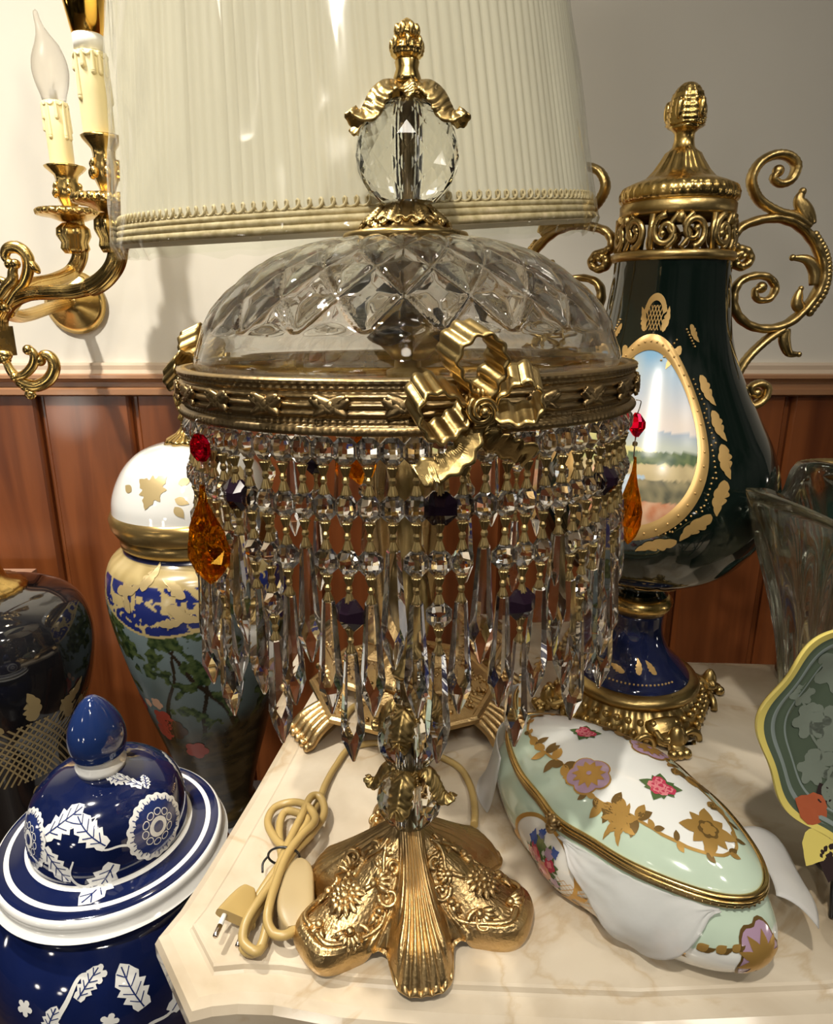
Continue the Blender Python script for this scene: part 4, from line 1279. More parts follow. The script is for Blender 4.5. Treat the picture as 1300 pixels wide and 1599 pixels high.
for i, v in enumerate(b.v):                        # the flame tip bends over to one side
    l = Mi @ v
    if l.z > zb0:
        t = (l.z - zb0) / (zb1 - zb0); l.x += -.016 * t ** 1.2 + .006 * t ** 4; b.v[i] = M1 @ l
b.build('flame_bulb', M_bulbglass, sc)
b = MB(M1); b.lathe([(0, hc1), (k1(14), hc1), (k1(10), hz(350)), (0, hz(345))], 12); b.tube([V((0, 0, hz(346))), V((.003, 0, hz(320)))], .0006, 5); b.build('filament_mount', M_bulbwhite, sc)
# scrolls above and below the boss
def sscroll(mb, pts, r, Y, taper=.45, end=1.5):
    P = spl([sp(x, y, Y) for x, y in pts], 8)
    mb.tube(P, lambda t: r * (1 - taper * abs(2 * t - 1) ** 2), 10, flat=(1, .75)); mb.ball(P[-1], r * .62 * end, nu=12, nv=8); mb.ball(P[0], r * .6 * end, nu=12, nv=8)
b = MB()
sscroll(b, [(40, 1030), (20, 1000), (30, 970), (65, 965), (100, 990), (112, 1040), (95, 1100), (60, 1140), (20, 1200)], .008, .93)
sscroll(b, [(60, 1030), (50, 1060), (48, 1090), (20, 1120), (-10, 1170)], .007, .925)
for x, y, a, s_ in ((55, 962, .3, .010), (85, 968, .8, .012), (110, 992, 1.1, .012), (122, 1020, 1.4, .010), (128, 1035, .9, .013), (35, 958, -.2, .009), (20, 1100, .5, .012), (50, 1100, 1.2, .010)):
    p = sp(x, y, .93); Mx = Matrix.Rotation(a, 3, 'Y')
    b.ball(p, s_, (1, .45, .42), 10, 6, M=Mx)
b.build('leaf_scroll', M_gold, sc)
b = MB()
sscroll(b, [(20, 1400), (45, 1450), (90, 1490), (140, 1505), (190, 1480), (212, 1435), (200, 1395), (170, 1385), (155, 1405)], .0085, .93)
sscroll(b, [(60, 1470), (95, 1460), (125, 1430), (135, 1400), (128, 1375), (110, 1365)], .0065, .925, .3, 1.7)
for x, y, a, s_ in ((85, 1500, .5, .010), (105, 1515, .2, .009), (60, 1478, .8, .009), (118, 1535, 0, .008), (110, 1545, .9, .006), (130, 1545, -.8, .006), (10, 1385, 0, .014)):
    b.ball(sp(x, y, .93), s_, (1, .5, .55), 10, 6, M=Matrix.Rotation(a, 3, 'Y'))
b.build('tail_scroll', M_gold, sc)
l = bpy.data.lights.new('sconce_bulb', 'POINT'); l.energy = 2.6; l.color = (1, .85, .60); l.shadow_soft_size = .02
o = bpy.data.objects.new('sconce_bulb', l); o.location = bulb_at + V((0, 0, .075)); col.objects.link(o)
# ================================================================== vases and urns
def porc(name, c, **k): return mat(name, c, k.pop('rough', .08), coat=k.pop('coat', .8), **k)
M_green = porc('dark_green_glaze', (.004, .009, .007))
M_gilt = mat('gilt_paint', (.56, .36, .13), .36, .45)
M_gilt2 = mat('pale_gilt_paint', (.48, .37, .18), .4, .35)
M_white = porc('white_porcelain', (.72, .72, .69))
M_navy = porc('navy_glaze', (.010, .014, .05))
M_scene = painted('painted_scene', .22, .05)
def mixc(a, b, t): t = max(0, min(1, t)); return tuple(x + (y - x) * t for x, y in zip(a, b))
def nz2(x, y, s=0): return noise.noise(V((x, y, s)))
# gilt ornaments (2-D outlines, metres at scale 1 = unit size)
def leaf_pts(n=14, w=.34, serr=0):
    up = [(t, w * math.sin(PI * t ** .8) * (1 + (serr * math.cos(t * 30))) ) for t in [i / n for i in range(n + 1)]]
    return [(t, y) for t, y in up] + [(t, -y) for t, y in up[-2:0:-1]]
def acanthus(n=4, curl=.55):
    """a curling gilt leaf with rounded lobes along its back, root at the origin, about one unit long"""
    N = 26; L, Rr = [], []
    for i in range(N + 1):
        t = i / N; a = curl * (t - .35) * 2; x = t - .10 * t * t; y = .30 * curl * (t - .45) ** 2 * 2 - .06
        nx, ny = -math.sin(a), math.cos(a)
        w = .23 * math.sin(PI * min(1, .10 + .90 * t) ** 1.0) * (1 - .35 * t) + .02
        lob = abs(math.sin(PI * n * t ** .9)) ** .6
        L.append((x + nx * w * (.62 + .48 * lob), y + ny * w * (.62 + .48 * lob)))
        Rr.append((x - nx * w * (.45 + .20 * lob), y - ny * w * (.45 + .20 * lob)))
    return L + Rr[::-1]
def petals(n, r0, r1, ph=0, m=8):
    return [((r0 + (r1 - r0) * abs(math.cos(n * a / 2 + ph)) ** .6) * math.cos(a), (r0 + (r1 - r0) * abs(math.cos(n * a / 2 + ph)) ** .6) * math.sin(a)) for a in [2 * PI * k / (n * m) for k in range(n * m)]]
def circ(n=16): return [(math.cos(2 * PI * k / n), math.sin(2 * PI * k / n)) for k in range(n)]

# ---------------------------------------------------- tall green urn with gilt handles, right
GY = .76
def gz(y): return zz(y, GY)
def gr(px, y): return rr(px, y, GY)
gx0 = at(987, 1070, GY).x; gtop = at(1069, 150, GY)
lean_y = 0.0
gx0 = gx0 * .55 + gtop.x * .45
urn = empty('green_urn', (gx0, GY, .0045), 'tall dark green and gilt urn with scroll handles and pine cone finial', 'urn', (0, lean_y, 0))
body = [(.0, gz(948)), (gr(42, 945), gz(945)), (gr(48, 935), gz(935)), (gr(40, 925), gz(925)), (gr(34, 915), gz(915)), (gr(52, 905), gz(903)), (gr(92, 890), gz(892)), (gr(128, 870), gz(872)), (gr(152, 845), gz(845)), (gr(172, 810), gz(812)), (gr(183, 770), gz(770)), (gr(180, 735), gz(735)), (gr(168, 695), gz(695)), (gr(148, 655), gz(655)), (gr(126, 610), gz(610)), (gr(107, 565), gz(565)), (gr(96, 520), gz(520)), (gr(90, 470), gz(470)), (gr(87, 430), gz(430)), (gr(86, 412), gz(412)), (gr(80, 408), gz(408))]
GS = Surf(body, 6)
b = MB(); b.lathe([(0, GS.p[0][1])] + GS.p[1:], 96)
b.lathe([(GS.p[-1][0], GS.p[-1][1]), (gr(78, 412), gz(430)), (0, gz(450))], 40)
# painted medallion: a pastoral valley
def valley(a, bb):
    x, y = a / .058, bb / .090
    sky = mixc((.62, .56, .52), (.22, .42, .62), (y - .15) * 1.3)
    cl = nz2(x * 1.6 + 3, y * 2.2, 1)
    sky = mixc(sky, (.80, .68, .42), max(0, (-x - .05) * 1.3) * (1 - max(0, y - .5)) + .35 * cl)
    c = sky
    h1 = .02 + .06 * math.sin(x * 2.2 + 1) + .03 * nz2(x * 4, 0, 2)
    if y < h1: c = mixc((.30, .36, .44), (.42, .46, .40), (h1 - y) * 6)
    h2 = -.10 - .16 * x + .04 * nz2(x * 5, 1, 3)
    if y < h2: c = mixc((.62, .56, .24), (.40, .42, .18), (h2 - y) * 5 + .5 * nz2(x * 8, y * 8, 4))
    if y < -.16 and x > -.05 and y > -.30 + .05 * nz2(x * 9, 0, 5): c = mixc((.05, .09, .05), (.14, .18, .08), .5 + nz2(x * 14, y * 14, 6))
    if y < -.30: c = mixc((.44, .36, .20), (.56, .46, .26), .5 + nz2(x * 6, y * 10, 7))
    if y < -.42 and y > -.72 and abs(x + .05 + (y + .5) * .4) < .30 - .25 * (y + .42): c = mixc((.60, .66, .70), (.36, .48, .58), .5 + nz2(x * 3, y * 14, 8))
    if y < -.46 and x > .10 - (y + .5) * .5: c = mixc((.10, .10, .07), (.30, .26, .15), .5 + nz2(x * 10, y * 9, 9))
    q = nz2(x * 3.2 + 5, y * 3 + 2, 10)
    if (-.62 < y < -.34 and -.55 < x < .05 and q > -.12): c = mixc((.62, .30, .16), (.78, .52, .38), .5 + nz2(x * 12, y * 12, 11))
    if y < -.70: c = mixc((.50, .20, .10), (.62, .40, .26), .5 + nz2(x * 9, y * 9, 12))
    if x < -.25 and y > .1 and nz2(x * 6, y * 6, 13) > .12: c = mixc((.34, .24, .06), (.56, .40, .10), .5 + nz2(x * 20, y * 20, 14))
    return c
MC = R(241)                                            # the medallion faces a little left of the viewer
zm = gz(664)
fm_ = GS.f(MC, zm)
def med(u, v):
    rr_ = u; a = 2 * PI * v
    return .058 * rr_ * math.cos(a), .090 * rr_ * math.sin(a)
def medp(u, v):
    a, c = med(u, v); return MB._sp(b, fm_, a, c, .0005, 1)
b.grid(lambda u, v: medp(max(u, .001), v), 44, 120, 1, wv=True, colf=lambda u, v: valley(*med(u, v)))
# raised gilt frame with beads
for w0, w1, off in ((.985, 1.16, .0011),):
    b.grid(lambda u, v: MB._sp(b, fm_, .058 * (w0 + (w1 - w0) * u) * math.cos(2 * PI * v), .090 * (w0 + (w1 - w0) * u) * math.sin(2 * PI * v) , off + .0014 * math.sin(PI * u), 1), 6, 140, 2, wv=True)
for k in range(44):
    a = 2 * PI * k / 44; b.ball(MB._sp(b, fm_, .058 * 1.08 * math.cos(a), .090 * 1.08 * math.sin(a), .0026, 1), .0012, nu=6, nv=4, mat=2)
# gilt acanthus round the medallion
AC = acanthus()
for (x, y, rot, s_) in ((.046, .115, -2.35, .040), (-.046, .115, -.8, .040), (.074, .080, -1.2, .046), (.083, .035, -1.35, .044), (.086, -.008, -1.55, .046), (.083, -.052, -1.85, .046), (.070, -.092, -2.3, .046), (.045, -.126, -2.75, .046), (-.074, .080, -1.95, .046), (-.083, .035, -1.8, .044), (-.086, -.01, -1.6, .046), (-.045, -.126, -.4, .046), (.060, .142, -.9, .030), (-.060, .142, -2.2, .030)):
    x, y, s_ = x * .95, y * .80, s_ * .82
    b.decal(fm_, AC, 2, .0009, at=(x, y), rot=rot, sc=s_, ctr=(.45, .05))
    for j in range(7):
        ca, sa = math.cos(rot), math.sin(rot); t = j / 7
        lx, ly = s_ * (t * ca + .3 * sa), s_ * (t * sa - .3 * ca)
        b.ball(MB._sp(b, fm_, x + lx, y + ly, .0008, 1), .0011, nu=6, nv=4, mat=2)
# crest above: a trellis between two plumes
for sg in (-1, 1):
    b.decal(fm_, AC, 2, .0009, at=(sg * .014, .107), rot=PI / 2 - sg * .35, sc=.028, ctr=(.45, .05))
b.stroke(fm_, [(-.016, .125), (-.010, .136), (0, .140), (.010, .136), (.016, .125)], .007, 2, .001)
for j in range(-2, 3):
    b.stroke(fm_, [(j * .005 - .007, .108), (j * .005 + .007, .132)], .0013, 2, .0007); b.stroke(fm_, [(j * .005 + .007, .108), (j * .005 - .007, .132)], .0013, 2, .0008)
# shell ornament low on the body, gilt band at the bottom
fl = GS.f(R(262), gz(893))
for k in range(5): b.decal(fl, leaf_pts(8, .26), 2, .0009, at=(0, -.006), rot=PI / 2 + (k - 2) * .62, sc=.030 if k in (1, 2, 3) else .026)
b.build('body', [M_green, M_scene, M_gilt], urn)
b = MB()
b.lathe([(gr(54, 905), gz(904)), (gr(70, 900), gz(899)), (gr(72, 897), gz(897)), (gr(66, 896), gz(895)), (gr(54, 900), gz(900))], 60)
b.lathe([(0, gz(956)), (gr(42, 952), gz(954)), (gr(50, 945), gz(944)), (gr(51, 938), gz(937)), (gr(44, 928), gz(928)), (0, gz(926))], 60)
b.build('stem_ring', M_gold, urn)
# foot: dark stem, gilt ring and openwork base on four scrolled legs
fp = [(0, gz(1052)), (gr(84, 1050), gz(1050)), (gr(83, 1045), gz(1044)), (gr(70, 1030), gz(1030)), (gr(54, 1015), gz(1015)), (gr(43, 995), gz(995)), (gr(39, 975), gz(975)), (gr(40, 955), gz(955)), (0, gz(954))]
FS = Surf(fp[1:-1], 5)
b = MB(); b.lathe([(0, gz(1052))] + FS.p + [(0, gz(954))], 64)
for th in (222, 242, 260, 282):
    f = FS.f(R(th), gz(1020)); b.decal(f, AC, 1, .0006, at=(0, -.008), rot=1.2 + (th % 7) * .4, sc=.022, ctr=(.45, .05))
for k in range(22):
    a = R(205 + 4.5 * k); f = FS.f(a, gz(1036)); b.ball(MB._sp(b, f, 0, 0, .0004, 1), .0014, nu=6, nv=4, mat=1)
b.build('foot_stem', [M_navy, M_gilt], urn)
b = MB()
z5 = gz(1064)
b.lathe([(0, z5 - .002), (gr(96, 1062), z5), (gr(100, 1058), gz(1056)), (gr(96, 1050), gz(1050)), (gr(86, 1046), gz(1047)), (0, gz(1046))], 72)
RB = gr(96, 1062)
def fb(th, i, r, z):
    k = .5 + .5 * math.cos(4 * (th + PI / 2 - R(10)))
    if i >= 2: r = r * (1 + .16 * k * (i - 1) / 5)
    return r * (1 + .02 * math.cos(th * 36)), z - (.004 * (1 - k) if i > 4 else 0) * -1
skirt = [(RB * .98, z5), (RB * 1.0, z5 - .004), (RB * 1.06, z5 - .010), (RB * 1.10, z5 - .016), (RB * 1.12, z5 - .022), (RB * 1.10, z5 - .026)]
b.lathe(skirt, 144, mod=fb); b.lathe([(RB * .92, z5), (RB * 1.02, z5 - .024)], 72)
for k in range(40):
    th = 2 * PI * k / 40; kq = .5 + .5 * math.cos(4 * (th + PI / 2 - R(10)))
    b.ball((RB * (1.06 + .09 * kq) * math.cos(th), RB * (1.06 + .09 * kq) * math.sin(th), z5 - .008), .0042, nu=8, nv=6)
    b.ball((RB * (1.12 + .15 * kq) * math.cos(th + .07), RB * (1.12 + .15 * kq) * math.sin(th + .07), z5 - .020 - .004 * kq), .0048, (1, 1, 1.3), 8, 6)
b.build('foot_ring', M_brass, urn)
for k in range(4):
    a = R(280 + 90 * k); d = V((math.cos(a), math.sin(a), 0)); s = V((-d.y, d.x, 0))
    b = MB()
    path = [d * RB * 1.02 + V((0, 0, z5 - .010)), d * RB * 1.26 + V((0, 0, z5 - .020)), d * RB * 1.36 + V((0, 0, z5 * .42)), d * RB * 1.42 + V((0, 0, .012)), d * RB * 1.55 + V((0, 0, .004))]
    Pp = spl(path, 7)
    b.tube(Pp, lambda t: .0185 * (1 - .60 * t) + .002 * math.sin(t * 20), 16, flat=(.55, 1.15), up=(0, 0, 1))
    b.ball(path[2] + d * .004, .012, (.75, .75, 1.5), 14, 10)
    for sg in (-1, 1):
        pts = []
        for i in range(26):
            t = i / 25; aa = t * 6.5; r = .017 * (1 - .65 * t)
            pts.append(d * (RB * 1.20 + .004 * t) + s * sg * (.026 + r * math.cos(aa) * .8) + V((0, 0, z5 - .022 - .008 + r * math.sin(aa) * .9)))
        b.tube(pts, lambda t: .0035 * (1.2 - .5 * t), 8)
        b.tube(spl([d * RB * 1.22 + s * sg * .016 + V((0, 0, z5 - .012)), d * RB * 1.36 + s * sg * .013 + V((0, 0, z5 * .40)), d * RB * 1.46 + s * sg * .007 + V((0, 0, .012))], 6), .0035, 8)
    for j in range(-1, 2): b.ball(d * RB * 1.56 + s * (j * .0075) + V((0, 0, .0025)), .0062, nu=10, nv=8)
    for v in b.v: v.z = max(v.z, -.0040)
    b.build('leg', M_brass, urn)
# pierced collar
b = MB()
RC0, RC1 = gr(89, 410), gr(84, 335)
b.lathe([(RC0 * .94, gz(418)), (RC0 * 1.0, gz(417)), (RC0 * 1.04, gz(412)), (RC0 * 1.03, gz(405)), (RC0 * .98, gz(402)), (RC0 * .93, gz(402))], 96)
b.lathe([(RC1 * .93, gz(350)), (RC1 * .99, gz(350)), (RC1 * 1.03, gz(345)), (RC1 * 1.03, gz(330)), (RC1 * .97, gz(326)), (RC1 * .90, gz(326))], 96)
for k in range(6):
    th0 = 2 * PI * k / 6 + R(15)
    def cyl(x, z, off=0): return V(((RC0 * .955 + off) * math.cos(th0 + x / RC0), (RC0 * .955 + off) * math.sin(th0 + x / RC0), z))
    zc_ = gz(376); hh = (gz(350) - gz(402)) / 2
    for sg in (-1, 1):
        pts = []
        for i in range(30):
            t = i / 29; a = -PI / 2 + sg * 0 + t * 8.4; r = hh * (1 - .72 * t)
            pts.append(cyl(sg * (.0135 + r * .8 * math.cos(a)), zc_ + r * math.sin(a) * (1 if sg > 0 else -1) * .92))
        b.tube(pts, lambda t: .0031 * (1.15 - .45 * t), 8); b.ball(pts[-1], .0036, nu=8, nv=6)
        b.tube(spl([cyl(sg * .002, zc_ - sg * hh), cyl(sg * .010, zc_ - sg * hh * .2), cyl(sg * .004, zc_ + sg * hh * .4), cyl(sg * .012, zc_ + sg * hh)], 5), .0026, 7)
    b.tube([cyl(-.027, zc_ - hh), cyl(-.0285, zc_), cyl(-.027, zc_ + hh)], .003, 7)
    b.ball(cyl(0, zc_ + hh * .75), .0048, (1, 1, 1.2), 8, 6)
b.build('pierced_collar', M_brass, urn)
b = MB()
pr = [(0, gz(328)), (gr(84, 328), gz(328)), (gr(87, 322), gz(322)), (gr(88, 312), gz(312)), (gr(84, 302), gz(302)), (gr(72, 295), gz(295)), (gr(62, 292), gz(291)), (gr(52, 288), gz(287)), (gr(42, 275), gz(275)), (gr(33, 260), gz(260)), (gr(27, 248), gz(248)), (gr(21, 244), gz(243)), (gr(17, 238), gz(238)), (gr(15, 228), gz(228)), (gr(15, 217), gz(217)), (gr(20, 212), gz(211)), (gr(27, 208), gz(207)), (0, gz(206))]
def lm(th, i, r, z):
    if 2 <= i <= 4: return r * (1 + .022 * abs(math.cos(th * 20))), z
    if 7 <= i <= 10: return r * (1 + .03 * math.cos(th * 14)), z
    return r, z
b.lathe(pr, 160, mod=lm)
lid = b.build('lid', M_gold, urn)
b = MB()
pr = [(0, gz(210)), (gr(24, 208), gz(208)), (gr(29, 200), gz(200)), (gr(29, 190), gz(190)), (gr(28, 178), gz(178)), (gr(25, 163), gz(163)), (gr(19, 149), gz(149)), (gr(10, 139), gz(139)), (0, gz(136))]
pr = [(max(0, q.x), q.y) for q in spl([(r, z, 0) for r, z in pr], 5)]; pr[0] = (0, pr[0][1]); pr[-1] = (0, pr[-1][1])
b.lathe(pr, 80, mod=lambda th, i, r, z: (r * (1 + .07 * (math.cos(th * 9 + i * PI / 2.0) * math.cos(i * PI / 2)) + .03 * math.cos(i * 1.6)), z))
for k in range(5):
    a = 2 * PI * k / 5 + .2
    b.ball((gr(28, 190) * math.cos(a), gr(28, 190) * math.sin(a), gz(182)), .006, (.7, .7, 1.7), 8, 6)
b.build('pine_cone_finial', M_gold, lid)
# scroll handles
def hp(pts): return [V((at(840 + x / 2.804, 110 + y / 2.804, GY).x - at(1040, 110 + y / 2.804, GY).x, 0, zz(110 + y / 2.804, GY))) for x, y in pts]
HM = [(868, 838), (850, 822), (830, 838), (838, 868), (870, 878), (897, 850), (880, 812), (840, 800), (815, 775), (830, 725), (880, 690), (980, 668), (1070, 685), (1140, 735), (1195, 810), (1222, 900), (1208, 985), (1155, 1070), (1085, 1130), (1000, 1150), (920, 1132), (862, 1080), (842, 1010), (862, 948), (920, 920), (985, 925), (1022, 970), (1000, 1020), (950, 1022), (935, 985), (962, 970)]
HU = [(1140, 705), (1075, 662), (1000, 640), (925, 598), (885, 545), (872, 488), (902, 425), (962, 392), (1025, 398), (1062, 440), (1045, 500), (1000, 518), (966, 492), (985, 462)]
HT = [(1075, 1150), (1005, 1200), (938, 1270), (898, 1340), (880, 1410), (892, 1462), (932, 1486), (985, 1482), (1022, 1452), (1030, 1408), (1000, 1388), (962, 1402), (964, 1430), (988, 1432)]
for sg in (1, -1):
    b = MB(Matrix.Rotation(R(-37) if sg < 0 else 0, 4, 'Z') @ Matrix.Diagonal((sg * (1.10 if sg < 0 else 1), 1, 1, 1)))
    for pts, r in ((HM, .0062), (HU, .0062), (HT, .0060)):
        P = spl(hp(pts), 7)
        b.tube(P, lambda t: r * (1 - .35 * max(0, t - .7) / .3) * (1 + .05 * math.sin(t * 260)), 12, flat=(1.35, .75), up=(0, 1, 0)); b.ball(P[-1], r * .95, nu=10, nv=8)
    # beaded outer edge
    for p in spl(hp([(1175, 740), (1225, 815), (1248, 900), (1238, 990), (1185, 1080)]), 5): b.ball(p, .0042, nu=8, nv=6)
    # leaves springing from the scroll
    for (pts, w) in (([(1145, 700), (1120, 640), (1090, 590), (1100, 552)], .012), ([(1195, 960), (1190, 900), (1150, 850), (1085, 840)], .010), ([(1150, 1070), (1125, 1040), (1128, 1000), (1135, 975)], .009), ([(1085, 1150), (1085, 1200), (1110, 1255), (1155, 1262)], .009), ([(1130, 700), (1080, 655), (1045, 640)], .008)):
        P = spl(hp(pts), 6); b.tube(P, lambda t: w * (.30 + .75 * math.sin(PI * min(1, .2 + t * .75)) * (1 - .7 * t)), 10, flat=(.7, .8), up=(0, 1, 0)); b.ball(P[-1], w * .34, nu=8, nv=6)
    b.build('handle', M_brass, urn)

# ---------------------------------------------------- landscape vase with white lid, left
VY = .96
def vz(y): return zz(y, VY)
def vr(px, y): return rr(px, y, VY)
v0 = on(345, 1272, -.31)
vb = at(349, 1262, VY)
M_stand = mat('grey_white_stand', (.26, .26, .27), .4)
M_dgold = mat('dull_gold_glaze', (.34, .24, .09), .22, .6)
vase = empty('landscape_vase', (vb.x, VY, vb.z), 'tall lidded vase painted with a woodland scene, white domed lid, against the panelling', 'vase')
def vl(y): return vz(y) - vb.z
vbody = [(0, vl(1262)), (vr(50, 1260), vl(1260)), (vr(52, 1250), vl(1250)), (vr(47, 1238), vl(1238)), (vr(52, 1215), vl(1215)), (vr(66, 1170), vl(1170)), (vr(84, 1120), vl(1120)), (vr(104, 1060), vl(1060)), (vr(124, 990), vl(990)), (vr(137, 930), vl(930)), (vr(138, 890), vl(890)), (vr(130, 862), vl(862)), (vr(112, 848), vl(848)), (vr(106, 840), vl(840)), (vr(107, 825), vl(825))]
VS = Surf(vbody[1:], 7)
def fbm(x, y, s_=0): return nz2(x, y, s_) + .5 * nz2(2.1 * x, 2.1 * y, s_ + 3) + .25 * nz2(4.3 * x, 4.3 * y, s_ + 7)
def woodland(th, z):
    X = (th - R(289)) * .13                              # metres round the body
    top, g1, g2 = vl(846), vl(868), vl(900)
    edge = vl(928) + .012 * math.sin(X * 26 + .6) - .10 * X
    if z > top: return (.010, .013, .05)
    if z > g1: return mixc((.34, .26, .11), (.46, .36, .17), .5 + nz2(X * 60, z * 60))
    if z > edge:
        n = abs(nz2(X * 34, z * 40, 3)) + .5 * abs(nz2(X * 80, z * 80, 5))
        if z > g2 and nz2(X * 20, 0, 8) > -.1 and n < .30: return (.40, .31, .14)
        return (.42, .33, .15) if n < .13 else (.012, .02, .12)
    if abs(z - edge) < .004: return (.42, .33, .15)
    lo = vl(1128) + .02 * math.sin(X * 20)
    if z > lo:
        h = (z - lo) / (edge - lo)
        c = mixc((.05, .06, .05), (.15, .20, .21), h * 1.1 + .5 * fbm(X * 9, z * 9, 1))
        # trunks lean and branch
        for (x0, k, w, s_) in ((-.035, .20, .0045, 1), (.060, -.55, .0065, 2), (.115, .25, .004, 3), (-.11, .3, .005, 4)):
            d = abs(X - x0 - k * (z - lo) - .010 * nz2(z * 18, s_))
            if d < w * (1.25 - h): c = (.022, .016, .009)
        f = fbm(X * 26, z * 30, 11) + .55 * nz2(X * 7 + 2, z * 9, 12)
        lvl = .34 - .50 * max(0, h - .25)
        if f > lvl: c = mixc((.012, .028, .010), (.075, .105, .035), .45 + 1.1 * fbm(X * 90, z * 110, 13))
        if h < .30: c = mixc(c, mixc((.02, .014, .006), (.085, .055, .02), .5 + fbm(X * 30, z * 40, 14)), (.30 - h) * 6)
        return c
    return mixc((.022, .016, .006), (.075, .05, .018), .5 + fbm(X * 10, z * 60, 15))  # dark brown low body, deepened in colour to stand in for shade
b = MB()
LV = VS.L[-1]
b.grid(lambda u, v: V((VS.rz(LV * v)[0] * math.cos(u * 2 * PI), VS.rz(LV * v)[0] * math.sin(u * 2 * PI), VS.rz(LV * v)[1])), 480, 300, wu=True,
       colf=lambda u, v: woodland(u * 2 * PI, VS.rz(LV * v)[1]))
b.lathe([(VS.p[0][0], VS.p[0][1]), (0, VS.p[0][1])][::-1], 40, mat=1)
# little painted figures resting under the trees
for (px_, y, s_, mi) in ((205, 1060, .016, 2), (240, 1072, .020, 2), (238, 1045, .011, 3), (232, 1095, .016, 2), (255, 1085, .020, 4), (285, 1120, .018, 2), (222, 1050, .008, 3)):
    th = R(289) - math.asin(max(-.95, min(.95, (332 - px_) / 132)))
    f = VS.f(th, vl(y)); b.decal(f, petals(5, .7, 1, .4, 5), mi, .0006, sc=s_)
for (px_, y, rot, s_) in [(196, 880, .3, .05), (228, 872, 1.2, .05), (262, 890, -.5, .055), (300, 905, .9, .05), (285, 880, 2.4, .045), (212, 905, 2.0, .04), (250, 915, .2, .04)]:
    th = R(289) - math.asin(max(-.98, min(.98, (312 - px_) / 138))); f = VS.f(th, vl(y)); b.decal(f, AC, 5, .0008, rot=rot, sc=s_, ctr=(.45, .05))
b.build('body', [M_scene, M_dgold, mat('faded_red_enamel', (.30, .05, .03), .2), mat('flesh_enamel', (.50, .30, .20), .2), mat('umber_enamel', (.06, .03, .015), .2), M_gilt2], vase)
b = MB()
b.lathe([(vr(104, 838), vl(842)), (vr(112, 835), vl(836)), (vr(113, 822), vl(824)), (vr(108, 812), vl(813)), (0, vl(812))], 80)
b.lathe([(vr(118, 815), vl(818)), (vr(124, 806), vl(808)), (vr(126, 795), vl(796)), (vr(122, 786), vl(787)), (vr(112, 782), vl(783)), (0, vl(782))], 80)
b.build('gilt_rim', mat('worn_gold_rim', (.42, .29, .11), .25, .8), vase)
lp = [(vr(121, 785), vl(788)), (vr(119, 768), vl(768)), (vr(111, 745), vl(745)), (vr(97, 722), vl(722)), (vr(75, 703), vl(703)), (vr(45, 692), vl(692)), (vr(18, 688), vl(688))]
LSf = Surf(lp, 6)
b = MB(); b.lathe(LSf.p + [(0, vl(687))], 80)
f = LSf.f(R(289) - .55, vl(738))
for k in range(7): b.decal(f, leaf_pts(8, .3, .15), 1, .0006, rot=2 * PI * k / 7, sc=.020 + .008 * (k % 2))
for (x, y, r0) in ((.030, -.012, -.4), (.034, .008, .3), (-.032, -.006, 2.8), (.03, -.022, -1.0)): b.decal(f, leaf_pts(8, .3), 1, .0006, at=(x, y), rot=r0, sc=.018)
f = LSf.f(R(289) + .7, vl(735))
for k in range(6): b.decal(f, leaf_pts(8, .3, .15), 1, .0006, rot=2 * PI * k / 6, sc=.022)
vlid = b.build('lid', [M_white, M_gilt2], vase)
b = MB()
b.lathe([(0, vl(692)), (vr(36, 690), vl(690)), (vr(32, 684), vl(684)), (vr(18, 676), vl(676)), (vr(11, 668), vl(668)), (vr(9, 658), vl(658)), (vr(14, 652), vl(652)), (vr(10, 645), vl(645)), (vr(15, 632), vl(632)), (vr(17, 618), vl(618)), (vr(12, 604), vl(604)), (0, vl(598))], 64, mod=lambda th, i, r, z: (r * (1 + .08 * math.cos(th * 10)), z))
b.build('finial', M_gold, vlid)

# stand under the left-hand vases
zs_ = vb.z
st = empty('display_stand', (-.42, .86, -.75), 'low grey white display stand under the vases left of the table', 'stand')
b = MB(); b.prism([(-.62, -.14), (.155, -.14), (.155, .17), (-.62, .17)], zs_ + .75 - .03, zs_ + .75); b.build('top', M_stand, st)
b = MB(); b.box((-.58, -.11, 0), (.11, .14, zs_ + .72)); b.build('plinth', mat('dark_plinth', (.05, .045, .04), .5), st)

# ---------------------------------------------------- dark vase at the left edge
DY = .85
def dz(y): return zz(y, DY)
def dr_(px, y): return rr(px, y, DY)
dx = at(-14, 1000, DY).x
M_black_g = porc('black_glaze', (.010, .010, .012), rough=.06)
dv = empty('black_vase', (dx, DY, zs_ + .0006), 'black glazed vase with gilt collar and gilt lattice panel at the left edge', 'vase')
def dl(y): return dz(y) - zs_
foot_h = .035
dbody = [(dr_(70, 1230), .045), (dr_(78, 1210), .065), (dr_(102, 1150), dl(1150)), (dr_(130, 1085), dl(1085)), (dr_(145, 1030), dl(1030)), (dr_(146, 985), dl(985)), (dr_(132, 950), dl(950)), (dr_(100, 930), dl(930)), (dr_(62, 921), dl(922)), (dr_(40, 915), dl(917))]
DSf = Surf(dbody, 8)
b = MB(); b.lathe([(0, .045)] + DSf.p + [(0, DSf.p[-1][1])], 96)
f = DSf.f(R(318), dl(1125))
for k in range(-5, 6):
    b.stroke(f, [(k * .009 - .034, -.052), (k * .009 + .034, .052)], .0026, 1, .0005); b.stroke(f, [(k * .009 + .034, -.052), (k * .009 - .034, .052)], .0026, 1, .0006)
for (x, y, r0, s_) in ((0, .055, 1.6, .05), (.03, .05, .8, .05), (-.03, .05, 2.3, .05), (.055, .0, 1.4, .06), (.055, -.05, -1.2, .05), (0, -.065, -1.5, .06), (.035, -.07, -.8, .05), (.045, .03, 1.9, .045)):
    b.decal(f, AC, 1, .0007, at=(x, y), rot=r0, sc=s_, ctr=(.45, .05))
